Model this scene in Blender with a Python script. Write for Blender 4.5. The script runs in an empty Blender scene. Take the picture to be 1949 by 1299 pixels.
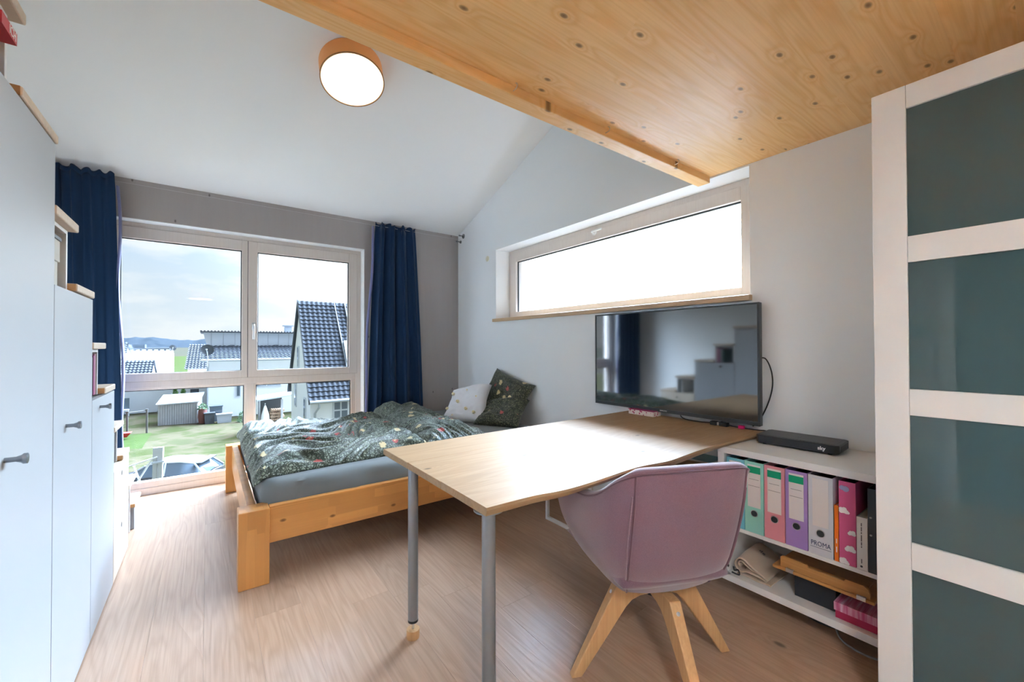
import bpy, bmesh, math, random
from mathutils import Vector, Matrix, noise as mnoise
random.seed(7)
SC = bpy.context.scene
COL = SC.collection
R = math.radians

# ------------------------------------------------------------------ camera
cam_d = bpy.data.cameras.new('camera'); cam = bpy.data.objects.new('camera', cam_d); COL.objects.link(cam)
cam_d.sensor_width = 36.0; cam_d.lens = 783.954 / 1949 * 36.0; cam_d.clip_start = 0.02; cam_d.clip_end = 3000
_y, _p, _r = R(36.4765), R(0.6166), R(-0.1418)
_fw = Vector((math.sin(_y) * math.cos(_p), math.cos(_y) * math.cos(_p), math.sin(_p)))
_rt = Vector((math.cos(_y), -math.sin(_y), 0)); _up = _rt.cross(_fw)
_rt, _up = _rt * math.cos(_r) + _up * math.sin(_r), _up * math.cos(_r) - _rt * math.sin(_r)
_m = Matrix((_rt, _up, -_fw)).transposed().to_4x4(); _m.translation = (0, 0, 1.2)
cam.matrix_world = _m
SC.camera = cam

# ------------------------------------------------------------------ exposure and sky
SC.view_settings.view_transform = 'Standard'; SC.view_settings.look = 'None'
SC.view_settings.gamma = 1.0; SC.view_settings.use_curve_mapping = False
SC.view_settings.exposure = 1.5
SC.cycles.max_bounces = 14; SC.cycles.diffuse_bounces = 9; SC.cycles.glossy_bounces = 5
SC.cycles.transparent_max_bounces = 16; SC.cycles.transmission_bounces = 8
SC.cycles.sample_clamp_indirect = 8.0; SC.cycles.use_denoising = True
SC.cycles.caustics_reflective = False; SC.cycles.caustics_refractive = False

SUN_AZ, SUN_EL = R(28), R(40)          # azimuth from +X towards +Y
SKY, AUREOLE = 0.345, 205.0
w = bpy.data.worlds.new('sky'); SC.world = w; w.use_nodes = True
wn, wl = w.node_tree.nodes, w.node_tree.links
for n in list(wn): wn.remove(n)
def wnode(t, **k):
    n = wn.new(t)
    for a, b in k.items(): setattr(n, a, b)
    return n
tc = wnode('ShaderNodeTexCoord')
sep = wnode('ShaderNodeSeparateXYZ'); wl.new(tc.outputs['Generated'], sep.inputs[0])
el = wnode('ShaderNodeValToRGB'); wl.new(sep.outputs['Z'], el.inputs[0])
cr = el.color_ramp
cr.elements[0].position = 0.0; cr.elements[0].color = (0.82, 0.91, 1.0, 1)
cr.elements[1].position = 0.9; cr.elements[1].color = (0.46, 0.66, 1.0, 1)
for ps, c in ((0.10, (0.78, 0.89, 1.0, 1)), (0.22, (0.60, 0.78, 1.0, 1)), (0.5, (0.52, 0.71, 1.0, 1))):
    e = cr.elements.new(ps); e.color = c
# soft cumulus low over the horizon
mp = wnode('ShaderNodeMapping'); mp.inputs['Scale'].default_value = (2.6, 2.6, 9.0); wl.new(tc.outputs['Generated'], mp.inputs[0])
cn = wnode('ShaderNodeTexNoise'); cn.inputs['Scale'].default_value = 1.9; cn.inputs['Detail'].default_value = 6; cn.inputs['Roughness'].default_value = 0.55
wl.new(mp.outputs[0], cn.inputs['Vector'])
cl = wnode('ShaderNodeValToRGB'); cl.color_ramp.elements[0].position = 0.47; cl.color_ramp.elements[1].position = 0.62; wl.new(cn.outputs['Fac'], cl.inputs[0])
mix = wnode('ShaderNodeMix', data_type='RGBA'); mix.inputs['B'].default_value = (1.0, 1.03, 1.06, 1)
cf = wnode('ShaderNodeMath', operation='MULTIPLY'); cf.inputs[1].default_value = 0.75; wl.new(cl.outputs[0], cf.inputs[0])
wl.new(cf.outputs[0], mix.inputs['Factor']); wl.new(el.outputs[0], mix.inputs['A'])
# bright haze round the veiled sun
dt = wnode('ShaderNodeVectorMath', operation='DOT_PRODUCT')
dt.inputs[1].default_value = (math.cos(SUN_EL) * math.cos(SUN_AZ), math.cos(SUN_EL) * math.sin(SUN_AZ), math.sin(SUN_EL))
wl.new(tc.outputs['Generated'], dt.inputs[0])
mx = wnode('ShaderNodeMath', operation='MAXIMUM'); mx.inputs[1].default_value = 0.0; wl.new(dt.outputs['Value'], mx.inputs[0])
pw = wnode('ShaderNodeMath', operation='POWER'); pw.inputs[1].default_value = 9.0; wl.new(mx.outputs[0], pw.inputs[0])
au = wnode('ShaderNodeMath', operation='MULTIPLY_ADD'); au.inputs[1].default_value = AUREOLE; au.inputs[2].default_value = 1.0; wl.new(pw.outputs[0], au.inputs[0])
st = wnode('ShaderNodeMath', operation='MULTIPLY'); st.inputs[1].default_value = SKY; wl.new(au.outputs[0], st.inputs[0])
bg = wnode('ShaderNodeBackground'); wl.new(mix.outputs['Result'], bg.inputs['Color']); wl.new(st.outputs[0], bg.inputs['Strength'])
wo = wnode('ShaderNodeOutputWorld'); wl.new(bg.outputs[0], wo.inputs[0])
w.cycles.sampling_method = 'MANUAL'; w.cycles.sample_map_resolution = 512

# ------------------------------------------------------------------ materials
MATS = {}
def new_mat(name):
    m = bpy.data.materials.new(name); m.use_nodes = True
    nt = m.node_tree
    for n in list(nt.nodes): nt.nodes.remove(n)
    out = nt.nodes.new('ShaderNodeOutputMaterial')
    MATS[name] = m
    return m, nt, out
class NT:
    def __init__(s, nt): s.nt = nt
    def n(s, t, ins=None, **k):
        nd = s.nt.nodes.new(t)
        for a, b in k.items(): setattr(nd, a, b)
        for a, b in (ins or {}).items():
            if hasattr(b, 'is_output') or isinstance(b, bpy.types.NodeSocket): s.nt.links.new(b, nd.inputs[a])
            else: nd.inputs[a].default_value = b
        return nd
    def math(s, op, a, b=None, c=None):
        d = {0: a}
        if b is not None: d[1] = b
        if c is not None: d[2] = c
        return s.n('ShaderNodeMath', d, operation=op).outputs[0]
    def mix(s, f, a, b, mode='MIX'):
        return s.n('ShaderNodeMix', {'Factor': f, 'A': a, 'B': b}, data_type='RGBA', blend_type=mode).outputs['Result']
    def ramp(s, f, stops, interp='LINEAR'):
        nd = s.n('ShaderNodeValToRGB', {0: f}); r = nd.color_ramp; r.interpolation = interp
        while len(r.elements) < len(stops): r.elements.new(0.5)
        for e, (p, c) in zip(r.elements, stops):
            e.position = p; e.color = c if len(c) == 4 else (*c, 1)
        return nd.outputs[0]
    def coords(s, rnd=True):
        o = s.n('ShaderNodeTexCoord').outputs['Object']
        if not rnd: return o
        i = s.n('ShaderNodeObjectInfo').outputs['Random']
        v = s.n('ShaderNodeCombineXYZ', {0: s.math('MULTIPLY', i, 17.3), 1: s.math('MULTIPLY', i, 31.7), 2: s.math('MULTIPLY', i, 9.1)}).outputs[0]
        return s.n('ShaderNodeVectorMath', {0: o, 1: v}, operation='ADD').outputs[0]
def g4(c): return (*c, 1) if len(c) == 3 else c
def plain(name, col, rough=0.5, metal=0.0, spec=0.5, bump=0.0, bscale=200.0, var=0.0, vscale=6.0, sheen=0.0, coat=0.0, emit=None, ior=1.45):
    m, nt, out = new_mat(name); T = NT(nt)
    p = T.n('ShaderNodeBsdfPrincipled', {'Roughness': rough, 'Metallic': metal, 'Specular IOR Level': spec, 'Base Color': g4(col), 'IOR': ior})
    if sheen: p.inputs['Sheen Weight'].default_value = sheen; p.inputs['Sheen Roughness'].default_value = 0.4
    if coat: p.inputs['Coat Weight'].default_value = coat; p.inputs['Coat Roughness'].default_value = 0.08
    if emit: p.inputs['Emission Color'].default_value = g4(emit[0]); p.inputs['Emission Strength'].default_value = emit[1]
    o = T.coords(False)
    if var:
        f = T.n('ShaderNodeTexNoise', {'Vector': o, 'Scale': vscale, 'Detail': 4.0}).outputs['Fac']
        c = T.mix(f, g4([x * (1 - var) for x in col]), g4([min(1, x * (1 + var)) for x in col]))
        nt.links.new(c, p.inputs['Base Color'])
    if bump:
        f = T.n('ShaderNodeTexNoise', {'Vector': o, 'Scale': bscale, 'Detail': 3.0}).outputs['Fac']
        b = T.n('ShaderNodeBump', {'Height': f, 'Strength': bump, 'Distance': 0.002})
        nt.links.new(b.outputs[0], p.inputs['Normal'])
    nt.links.new(p.outputs[0], out.inputs[0])
    return m
def wood(name, light, mid, dark, axis='X', rough=0.45, cross=7.0, along=0.7, freq=38.0, contrast=0.6, fine=0.25, knots=0.0, knot_scale=2.2, rnd=0.12, spec=0.5, block=None, bump=0.12, ax2=None, knot_r=0.065):
    m, nt, out = new_mat(name); T = NT(nt)
    o = T.coords(True)
    i = 'XYZ'.index(axis)
    def aniso(a, c):
        s = [c, c, c]; s[i] = a
        return T.n('ShaderNodeMapping', {'Vector': o, 'Scale': s}).outputs[0]
    n1 = T.n('ShaderNodeTexNoise', {'Vector': aniso(along, cross), 'Scale': 1.0, 'Detail': 2.0, 'Roughness': 0.45, 'Distortion': 0.3}).outputs['Fac']
    kmask = None
    if knots:
        sp = T.n('ShaderNodeSeparateXYZ', {0: aniso(knot_scale * 0.55, knot_scale)})
        v2 = T.n('ShaderNodeCombineXYZ', {0: sp.outputs[i], 1: sp.outputs['XYZ'.index(ax2 or {'X': 'Y', 'Y': 'X', 'Z': 'X'}[axis])]}).outputs[0]
        v = T.n('ShaderNodeTexVoronoi', {'Vector': v2, 'Scale': 1.0, 'Randomness': 1.0}, voronoi_dimensions='2D')
        pick = T.math('LESS_THAN', T.n('ShaderNodeSeparateColor', {0: v.outputs['Color']}).outputs[0], knots)
        d = v.outputs['Distance']
        n1 = T.math('ADD', n1, T.math('MULTIPLY', T.math('MULTIPLY', pick, T.math('POWER', 2.718, T.math('MULTIPLY', d, -9.0))), 0.35))
        kmask = T.math('MULTIPLY', pick, T.ramp(d, [(0.0, (1, 1, 1)), (knot_r * 0.55, (0.75, 0.75, 0.75)), (knot_r, (0, 0, 0))]))
    s = T.math('MULTIPLY_ADD', T.math('SINE', T.math('MULTIPLY', n1, freq)), 0.5, 0.5)
    s = T.math('POWER', s, 1.6)
    f = T.n('ShaderNodeTexNoise', {'Vector': aniso(3.0, 130.0), 'Scale': 1.0, 'Detail': 3.0}).outputs['Fac']
    big = T.n('ShaderNodeTexNoise', {'Vector': aniso(0.8, 4.0), 'Scale': 1.0, 'Detail': 2.0}).outputs['Fac']
    c = T.mix(T.math('MULTIPLY', s, contrast), g4(light), g4(mid))
    c = T.mix(T.math('MULTIPLY', T.ramp(f, [(0.4, (0, 0, 0)), (0.75, (1, 1, 1))]), fine), c, g4(dark))
    c = T.mix(T.math('MULTIPLY', big, 0.35), c, g4(mid))
    if block:
        bs = [block[1]] * 3; bs[i] = block[0]
        bv = T.n('ShaderNodeTexVoronoi', {'Vector': T.n('ShaderNodeMapping', {'Vector': o, 'Scale': bs}).outputs[0], 'Scale': 1.0, 'Randomness': 0.35}, distance='CHEBYCHEV')
        g = T.n('ShaderNodeSeparateColor', {0: bv.outputs['Color']}).outputs[0]
        c = T.mix(T.math('MULTIPLY', g, 0.6), c, g4([0.7 * x for x in mid]))
    if kmask is not None: c = T.mix(kmask, c, g4([x * 0.35 for x in dark]))
    if rnd:
        ri = T.n('ShaderNodeObjectInfo').outputs['Random']
        hs = T.n('ShaderNodeHueSaturation', {'Hue': 0.5, 'Saturation': 1.0, 'Value': T.math('MULTIPLY_ADD', ri, 2 * rnd, 1 - rnd), 'Color': c})
        c = hs.outputs[0]
    p = T.n('ShaderNodeBsdfPrincipled', {'Base Color': c, 'Roughness': rough, 'Specular IOR Level': spec})
    b = T.n('ShaderNodeBump', {'Height': T.math('ADD', f, T.math('MULTIPLY', s, 0.6)), 'Strength': bump, 'Distance': 0.001})
    nt.links.new(b.outputs[0], p.inputs['Normal'])
    nt.links.new(p.outputs[0], out.inputs[0])
    return m
def glass_mat(name, tint=(0.97, 0.985, 0.98)):
    m, nt, out = new_mat(name); T = NT(nt)
    t = T.n('ShaderNodeBsdfTransparent', {0: g4(tint)}); g = T.n('ShaderNodeBsdfGlossy', {'Roughness': 0.0, 'Color': (1, 1, 1, 1)})
    lw = T.n('ShaderNodeLayerWeight', {'Blend': 0.5}).outputs['Facing']
    fr = T.math('MULTIPLY_ADD', T.math('POWER', lw, 5.0), 0.40, 0.005)
    x = T.n('ShaderNodeMixShader', {0: fr, 1: t.outputs[0], 2: g.outputs[0]})
    nt.links.new(x.outputs[0], out.inputs[0]); return m
def cloth(name, col, col2=None, rough=0.85, wscale=900.0, trans=0.0, sheen=0.3, var=0.15):
    m, nt, out = new_mat(name); T = NT(nt); o = T.coords(False)
    f = T.n('ShaderNodeTexNoise', {'Vector': o, 'Scale': wscale, 'Detail': 2.0}).outputs['Fac']
    c = T.mix(f, g4([x * (1 - var) for x in col]), g4(col2 or [min(1, x * (1 + var)) for x in col]))
    p = T.n('ShaderNodeBsdfPrincipled', {'Base Color': c, 'Roughness': rough, 'Sheen Weight': sheen, 'Sheen Roughness': 0.5, 'Specular IOR Level': 0.2})
    b = T.n('ShaderNodeBump', {'Height': f, 'Strength': 0.25, 'Distance': 0.001}); nt.links.new(b.outputs[0], p.inputs['Normal'])
    sh = p.outputs[0]
    if trans:
        tr = T.n('ShaderNodeBsdfTranslucent', {0: g4(col2 or col)})
        sh = T.n('ShaderNodeMixShader', {0: trans, 1: sh, 2: tr.outputs[0]}).outputs[0]
    nt.links.new(sh, out.inputs[0]); return m
def floral(name, base, leaf, leaf2, scale=1.0, sheen=0.15):
    m, nt, out = new_mat(name); T = NT(nt); o = T.coords(False)
    wrp = T.n('ShaderNodeTexNoise', {'Vector': o, 'Scale': 14.0 * scale, 'Detail': 2.0}).outputs['Color']
    v = T.n('ShaderNodeVectorMath', {0: o, 1: T.n('ShaderNodeVectorMath', {0: wrp, 3: 0.05}, operation='SCALE').outputs[0]}, operation='ADD').outputs[0]
    a = T.n('ShaderNodeTexVoronoi', {'Vector': v, 'Scale': 62.0 * scale}, feature='DISTANCE_TO_EDGE').outputs['Distance']
    c = T.mix(T.ramp(a, [(0.10, (0, 0, 0)), (0.2, (1, 1, 1))]), g4(base), g4(leaf))
    b2 = T.n('ShaderNodeTexVoronoi', {'Vector': v, 'Scale': 120.0 * scale})
    c = T.mix(T.ramp(b2.outputs['Distance'], [(0.16, (0.9, 0.9, 0.9)), (0.3, (0, 0, 0))]), c, g4(leaf2))
    stem = T.n('ShaderNodeTexVoronoi', {'Vector': v, 'Scale': 17.0 * scale}, feature='DISTANCE_TO_EDGE').outputs['Distance']
    c = T.mix(T.ramp(stem, [(0.03, (0.9, 0.9, 0.9)), (0.08, (0, 0, 0))]), c, g4(base))
    fl = T.n('ShaderNodeTexVoronoi', {'Vector': v, 'Scale': 10.5 * scale})
    rr = T.n('ShaderNodeSeparateColor', {0: fl.outputs['Color']})
    d = T.math('ADD', fl.outputs['Distance'], T.math('MULTIPLY', a, -0.25))
    fm = T.math('MULTIPLY', T.ramp(d, [(0.22, (1, 1, 1)), (0.26, (0, 0, 0))]), T.math('GREATER_THAN', rr.outputs[0], 0.45))
    fc = T.mix(T.math('GREATER_THAN', rr.outputs[1], 0.5), (0.42, 0.07, 0.06, 1), (0.62, 0.52, 0.28, 1))
    fc = T.mix(T.ramp(d, [(0.03, (1, 1, 1)), (0.08, (0, 0, 0))]), fc, (0.65, 0.42, 0.2, 1))
    c = T.mix(fm, c, fc)
    p = T.n('ShaderNodeBsdfPrincipled', {'Base Color': c, 'Roughness': 0.55, 'Sheen Weight': sheen, 'Specular IOR Level': 0.5})
    nt.links.new(p.outputs[0], out.inputs[0]); return m

plain('wall_white', (0.825, 0.855, 0.88), 0.75, bump=0.05, bscale=350, var=0.01)
plain('ceiling_white', (0.86, 0.88, 0.895), 0.85)
wood('wall_taupe', (0.40, 0.37, 0.36), (0.38, 0.35, 0.34), (0.33, 0.30, 0.29), axis='Z', rough=0.6, cross=5, along=0.5, contrast=0.5, fine=0.15, knots=0.2, knot_scale=6.0, rnd=0, knot_r=0.05)
wood('floor_oak', (0.475, 0.315, 0.215), (0.385, 0.24, 0.155), (0.275, 0.165, 0.10), axis='Y', rough=0.33, cross=9, along=0.75, freq=75, contrast=0.62, fine=0.45, knots=0.12, knot_scale=2.6, rnd=0.07, bump=0.35, knot_r=0.04)
wood('pine', (0.88, 0.575, 0.265), (0.80, 0.455, 0.165), (0.58, 0.28, 0.085), axis='X', rough=0.42, cross=8, along=0.6, freq=70, contrast=0.75, fine=0.3, knots=0.62, knot_scale=7.5, rnd=0.05, knot_r=0.075)
wood('bed_pine', (0.72, 0.35, 0.105), (0.62, 0.265, 0.07), (0.42, 0.15, 0.035), axis='X', rough=0.3, cross=6, along=0.7, freq=16, contrast=0.4, fine=0.15, knots=0.5, knot_scale=9.0, rnd=0.08, block=(3.2, 19.0), ax2='Z', knot_r=0.09)
wood('bed_pine_post', (0.72, 0.35, 0.105), (0.62, 0.265, 0.07), (0.42, 0.15, 0.035), axis='Z', rough=0.3, cross=6, along=0.7, freq=16, contrast=0.4, fine=0.15, knots=0.1, knot_scale=5.5, rnd=0.08, block=(2.0, 26.0))
wood('desk_oak', (0.41, 0.27, 0.15), (0.335, 0.205, 0.105), (0.225, 0.13, 0.06), axis='X', rough=0.5, cross=7, along=0.8, freq=75, contrast=0.62, fine=0.3, knots=0.15, knot_scale=5.0, rnd=0.06, spec=0.35, knot_r=0.05)
wood('leg_oak', (0.60, 0.36, 0.17), (0.50, 0.27, 0.11), (0.36, 0.18, 0.07), axis='Z', rough=0.45, cross=20, along=1.5, freq=30, contrast=0.45, fine=0.4, rnd=0.05)
wood('beech_tread', (0.66, 0.54, 0.42), (0.58, 0.46, 0.35), (0.45, 0.34, 0.24), axis='X', rough=0.5, cross=12, along=1.2, contrast=0.5, fine=0.3, rnd=0.06)
wood('beech_shaded', (0.55, 0.28, 0.10), (0.46, 0.22, 0.07), (0.32, 0.14, 0.04), axis='X', rough=0.5, cross=16, along=5, rnd=0.05)  # darker orange: shade on the treads' rear edges put into the colour
wood('pale_ply', (0.74, 0.66, 0.55), (0.68, 0.58, 0.46), (0.50, 0.40, 0.30), axis='Z', rough=0.5, cross=5, along=0.6, contrast=0.45, fine=0.15, knots=0.3, knot_scale=8, rnd=0.03, ax2='Y')
wood('frame_wood', (0.70, 0.635, 0.59), (0.66, 0.59, 0.54), (0.57, 0.49, 0.43), axis='Z', rough=0.42, cross=22, along=1.2, contrast=0.4, fine=0.25, rnd=0.02)
wood('sill_wood', (0.60, 0.42, 0.26), (0.54, 0.36, 0.21), (0.42, 0.26, 0.14), axis='Y', rough=0.4, cross=14, along=1.0, contrast=0.5, fine=0.25, rnd=0)
wood('bamboo', (0.55, 0.28, 0.09), (0.45, 0.21, 0.06), (0.30, 0.12, 0.03), axis='Y', rough=0.35, cross=22, along=1.0, contrast=0.5, fine=0.3, rnd=0.03)
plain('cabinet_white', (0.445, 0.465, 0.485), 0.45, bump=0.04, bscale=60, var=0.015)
plain('inside_white', (0.74, 0.74, 0.74), 0.6)
plain('lacquer_white', (0.76, 0.76, 0.755), 0.35)
plain('steel', (0.62, 0.63, 0.65), 0.28, metal=1.0)
plain('chrome_dark', (0.28, 0.29, 0.31), 0.25, metal=1.0)
plain('leg_silver', (0.27, 0.29, 0.31), 0.4, metal=0.5)
plain('white_metal', (0.78, 0.78, 0.77), 0.4)
plain('black_plastic', (0.012, 0.013, 0.015), 0.35)
plain('shadow_line_brown', (0.26, 0.19, 0.15), 0.7)
plain('dark_gasket', (0.02, 0.022, 0.025), 0.6)
plain('tv_bezel', (0.03, 0.034, 0.038), 0.3)
plain('tv_screen', (0.004, 0.008, 0.012), 0.05, ior=2.3)
plain('receiver_black', (0.022, 0.024, 0.028), 0.38, bump=0.1, bscale=500)
plain('letter_white', (0.85, 0.85, 0.86), 0.5)
plain('letter_dark', (0.03, 0.05, 0.13), 0.6)
plain('ink', (0.05, 0.05, 0.06), 0.6)
plain('pax_glass', (0.05, 0.092, 0.10), 0.03, ior=1.7)
glass_mat('pane_glass')
cloth('curtain_navy', (0.004, 0.020, 0.062), (0.008, 0.042, 0.11), rough=0.7, sheen=0.12, trans=0.06)
cloth('curtain_lining', (0.16, 0.17, 0.33), rough=0.8)
cloth('sheet_grey', (0.17, 0.19, 0.195), rough=0.75, sheen=0.2, var=0.08)
cloth('mauve', (0.155, 0.075, 0.105), (0.25, 0.145, 0.185), rough=0.85, wscale=420, sheen=0.6)
cloth('piping_mauve', (0.13, 0.06, 0.08), rough=0.8)
cloth('canvas', (0.55, 0.44, 0.34), rough=0.9)
cloth('linen_shade', (0.68, 0.43, 0.18), rough=0.9, wscale=500, trans=0.25)
floral('duvet_floral', (0.026, 0.034, 0.018), (0.22, 0.27, 0.20), (0.58, 0.61, 0.53), 1.0, 0.12)
floral('pillow_floral', (0.014, 0.018, 0.009), (0.085, 0.10, 0.05), (0.42, 0.40, 0.27), 1.05)
plain('pillow_white', (0.74, 0.75, 0.79), 0.8, bump=0.1, bscale=90)
def diffuser_mat(name, strength, col):
    m, nt, out = new_mat(name); T = NT(nt)
    tr = T.n('ShaderNodeBsdfTranslucent', {0: (0.95, 0.90, 0.84, 1)}); df = T.n('ShaderNodeBsdfDiffuse', {0: (0.9, 0.87, 0.83, 1)})
    mx_ = T.n('ShaderNodeMixShader', {0: 0.35, 1: tr.outputs[0], 2: df.outputs[0]})
    ad = T.n('ShaderNodeAddShader', {0: mx_.outputs[0], 1: T.n('ShaderNodeEmission', {'Color': g4(col), 'Strength': strength}).outputs[0]})
    nt.links.new(ad.outputs[0], out.inputs[0]); return m
M = MATS

# ------------------------------------------------------------------ mesh helpers
ORG = {}
class MB:
    def __init__(s): s.v = []; s.f = []
    def add(s, vs, fs):
        b = len(s.v); s.v += [Vector(p) for p in vs]; s.f += [[b + i for i in f] for f in fs]; return s
    def box(s, x0, x1, y0, y1, z0, z1):
        return s.add([(x, y, z) for x in (x0, x1) for y in (y0, y1) for z in (z0, z1)],
                     [(0, 1, 3, 2), (4, 6, 7, 5), (0, 4, 5, 1), (2, 3, 7, 6), (0, 2, 6, 4), (1, 5, 7, 3)])
    def hexa(s, b, t):           # 4 bottom points and 4 top points, both counter-clockwise
        return s.add(list(b) + list(t), [(3, 2, 1, 0), (4, 5, 6, 7), (0, 1, 5, 4), (1, 2, 6, 5), (2, 3, 7, 6), (3, 0, 4, 7)])
    def cyl(s, p0, p1, r0, r1=None, seg=16, caps=True):
        p0, p1 = Vector(p0), Vector(p1); r1 = r0 if r1 is None else r1
        d = (p1 - p0).normalized(); a = d.orthogonal().normalized(); b = d.cross(a)
        vs = []
        for p, r in ((p0, r0), (p1, r1)):
            vs += [p + (a * math.cos(2 * math.pi * k / seg) + b * math.sin(2 * math.pi * k / seg)) * r for k in range(seg)]
        fs = [(k, (k + 1) % seg, seg + (k + 1) % seg, seg + k) for k in range(seg)]
        if caps: fs += [tuple(range(seg - 1, -1, -1)), tuple(range(seg, 2 * seg))]
        return s.add(vs, fs)
    def lathe(s, c, prof, axis=(0, 0, 1), seg=24):    # prof: (radius, height) list
        c = Vector(c); d = Vector(axis).normalized(); a = d.orthogonal().normalized(); b = d.cross(a)
        vs = []; n = len(prof)
        for r, h in prof:
            vs += [c + d * h + (a * math.cos(2 * math.pi * k / seg) + b * math.sin(2 * math.pi * k / seg)) * max(r, 1e-4) for k in range(seg)]
        fs = [(i * seg + k, i * seg + (k + 1) % seg, (i + 1) * seg + (k + 1) % seg, (i + 1) * seg + k) for i in range(n - 1) for k in range(seg)]
        fs += [tuple(range(seg - 1, -1, -1)), tuple(range((n - 1) * seg, n * seg))]
        return s.add(vs, fs)
    def tube(s, pts, r, seg=8, closed=False):
        pts = [Vector(p) for p in pts]; n = len(pts); vs = []
        up = None
        for i, p in enumerate(pts):
            t = (pts[min(i + 1, n - 1)] - pts[max(i - 1, 0)]).normalized()
            if up is None: up = t.orthogonal().normalized()
            a = (up - t * up.dot(t)).normalized(); up = a; b = t.cross(a)
            vs += [p + (a * math.cos(2 * math.pi * k / seg) + b * math.sin(2 * math.pi * k / seg)) * r for k in range(seg)]
        fs = [(i * seg + k, i * seg + (k + 1) % seg, (i + 1) * seg + (k + 1) % seg, (i + 1) * seg + k) for i in range(n - 1) for k in range(seg)]
        fs += [tuple(range(seg - 1, -1, -1)), tuple(range((n - 1) * seg, n * seg))]
        return s.add(vs, fs)
    def prism(s, poly, axis, a, b):     # poly: 2D points in the plane across the axis
        i = 'XYZ'.index(axis); n = len(poly)
        def p3(q, h): l = list(q); l.insert(i, h); return tuple(l)
        vs = [p3(q, a) for q in poly] + [p3(q, b) for q in poly]
        return s.add(vs, [tuple(range(n - 1, -1, -1)), tuple(range(n, 2 * n))] + [(k, (k + 1) % n, n + (k + 1) % n, n + k) for k in range(n)])
    def grid(s, pts, nu, nv):           # pts[u][v]
        vs = [pts[u][v] for u in range(nu) for v in range(nv)]
        return s.add(vs, [(u * nv + v, (u + 1) * nv + v, (u + 1) * nv + v + 1, u * nv + v + 1) for u in range(nu - 1) for v in range(nv - 1)])
    def xf(s, mat): s.v = [mat @ p for p in s.v]; return s
    def build(s, name, mat, parent=None, bevel=0.0, smooth=False, org=None, local=False, sub=0, seg=2, solid=0.0, merge=0.0):
        o3 = Vector((0, 0, 0))
        if org is not None: o3 = Vector(org)
        elif parent is not None and not local: o3 = ORG[parent.name]
        me = bpy.data.meshes.new(name)
        me.from_pydata([tuple(p - o3) for p in s.v], [], s.f)
        bm = bmesh.new(); bm.from_mesh(me)
        if merge: bmesh.ops.remove_doubles(bm, verts=bm.verts, dist=merge)
        if bevel:
            bmesh.ops.bevel(bm, geom=[e for e in bm.edges if len(e.link_faces) == 2 and e.calc_face_angle(0) > 0.5], offset=bevel, segments=seg, profile=0.5, affect='EDGES', clamp_overlap=True)
        bmesh.ops.recalc_face_normals(bm, faces=bm.faces)
        if smooth:
            for f in bm.faces: f.smooth = True
        bm.to_mesh(me); bm.free()
        if smooth and hasattr(me, 'set_sharp_from_angle'): me.set_sharp_from_angle(angle=R(40) if smooth is True else smooth)
        me.materials.append(M[mat] if isinstance(mat, str) else mat)
        o = bpy.data.objects.new(name, me); COL.objects.link(o)
        if org is not None and parent is None: o.location = o3
        if parent is not None: o.parent = parent
        ORG[o.name] = o3 if parent is not None or org is not None else Vector((0, 0, 0))
        if solid:
            md = o.modifiers.new('solid', 'SOLIDIFY'); md.thickness = solid; md.offset = 0
        if sub:
            md = o.modifiers.new('sub', 'SUBSURF'); md.levels = sub; md.render_levels = sub
        return o
def box(*a): return MB().box(*a)
def cyl(*a, **k): return MB().cyl(*a, **k)
def tag(o, label=None, cat=None, group=None, kind=None):
    if label: o['label'] = label
    if cat: o['category'] = cat
    if group: o['group'] = group
    if kind: o['kind'] = kind
    return o
def thing(name, label, cat, loc, rotz=0.0, group=None):
    o = bpy.data.objects.new(name, None); COL.objects.link(o)
    o.location = loc; o.rotation_euler = (0, 0, rotz); o.empty_display_size = 0.1
    ORG[o.name] = Vector(loc)
    return tag(o, label, cat, group)
def setting(name, loc=(0, 0, 0), label=None):
    o = bpy.data.objects.new(name, None); COL.objects.link(o); o.location = loc; ORG[o.name] = Vector(loc)
    o['kind'] = 'structure'
    if label: o['label'] = label
    return o
def struct(o, label=None):
    o['kind'] = 'structure'
    if label: o['label'] = label
    return o
def text_part(name, body, size, mat, parent, matrix, extrude=0.0004, align='CENTER', sx=1.0, bold=0.0):
    c = bpy.data.curves.new(name, 'FONT'); c.body = body; c.size = size; c.extrude = extrude; c.align_x = align; c.align_y = 'CENTER'; c.resolution_u = 3; c.offset = bold
    t = bpy.data.objects.new(name + '_tmp', c); COL.objects.link(t)
    bpy.context.view_layer.update()
    me = bpy.data.meshes.new_from_object(t.evaluated_get(bpy.context.evaluated_depsgraph_get()))
    bpy.data.objects.remove(t)
    me.transform(Matrix.Diagonal((sx, 1, 1, 1)))
    me.transform(Matrix.Translation(-ORG[parent.name]) @ matrix)
    me.materials.clear(); me.materials.append(M[mat]); me.name = name
    o = bpy.data.objects.new(name, me); COL.objects.link(o); o.parent = parent; ORG[o.name] = ORG[parent.name]
    return o
def frame_m(origin, xdir, ydir):
    x = Vector(xdir).normalized(); y = Vector(ydir).normalized(); z = x.cross(y)
    m = Matrix((x, y, z)).transposed().to_4x4(); m.translation = origin; return m
def crom(pts, n):                       # Catmull-Rom resample
    P = [Vector(p) for p in pts]; P = [P[0] * 2 - P[1]] + P + [P[-1] * 2 - P[-2]]
    out = []; k = len(P) - 3
    for i in range(n):
        u = i / (n - 1) * k; j = min(int(u), k - 1); t = u - j
        a, b, c, d = P[j:j + 4]
        out.append(0.5 * ((2 * b) + (c - a) * t + (2 * a - 5 * b + 4 * c - d) * t * t + (3 * b - a - 3 * c + d) * t ** 3))
    return out

# ================================================================== THE SETTING
XL, XR, YB, YF = -1.1, 2.4, -1.5, 4.3226
def cz(y): return 2.5035 + 0.3524 * (4.3226 - y)
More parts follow.
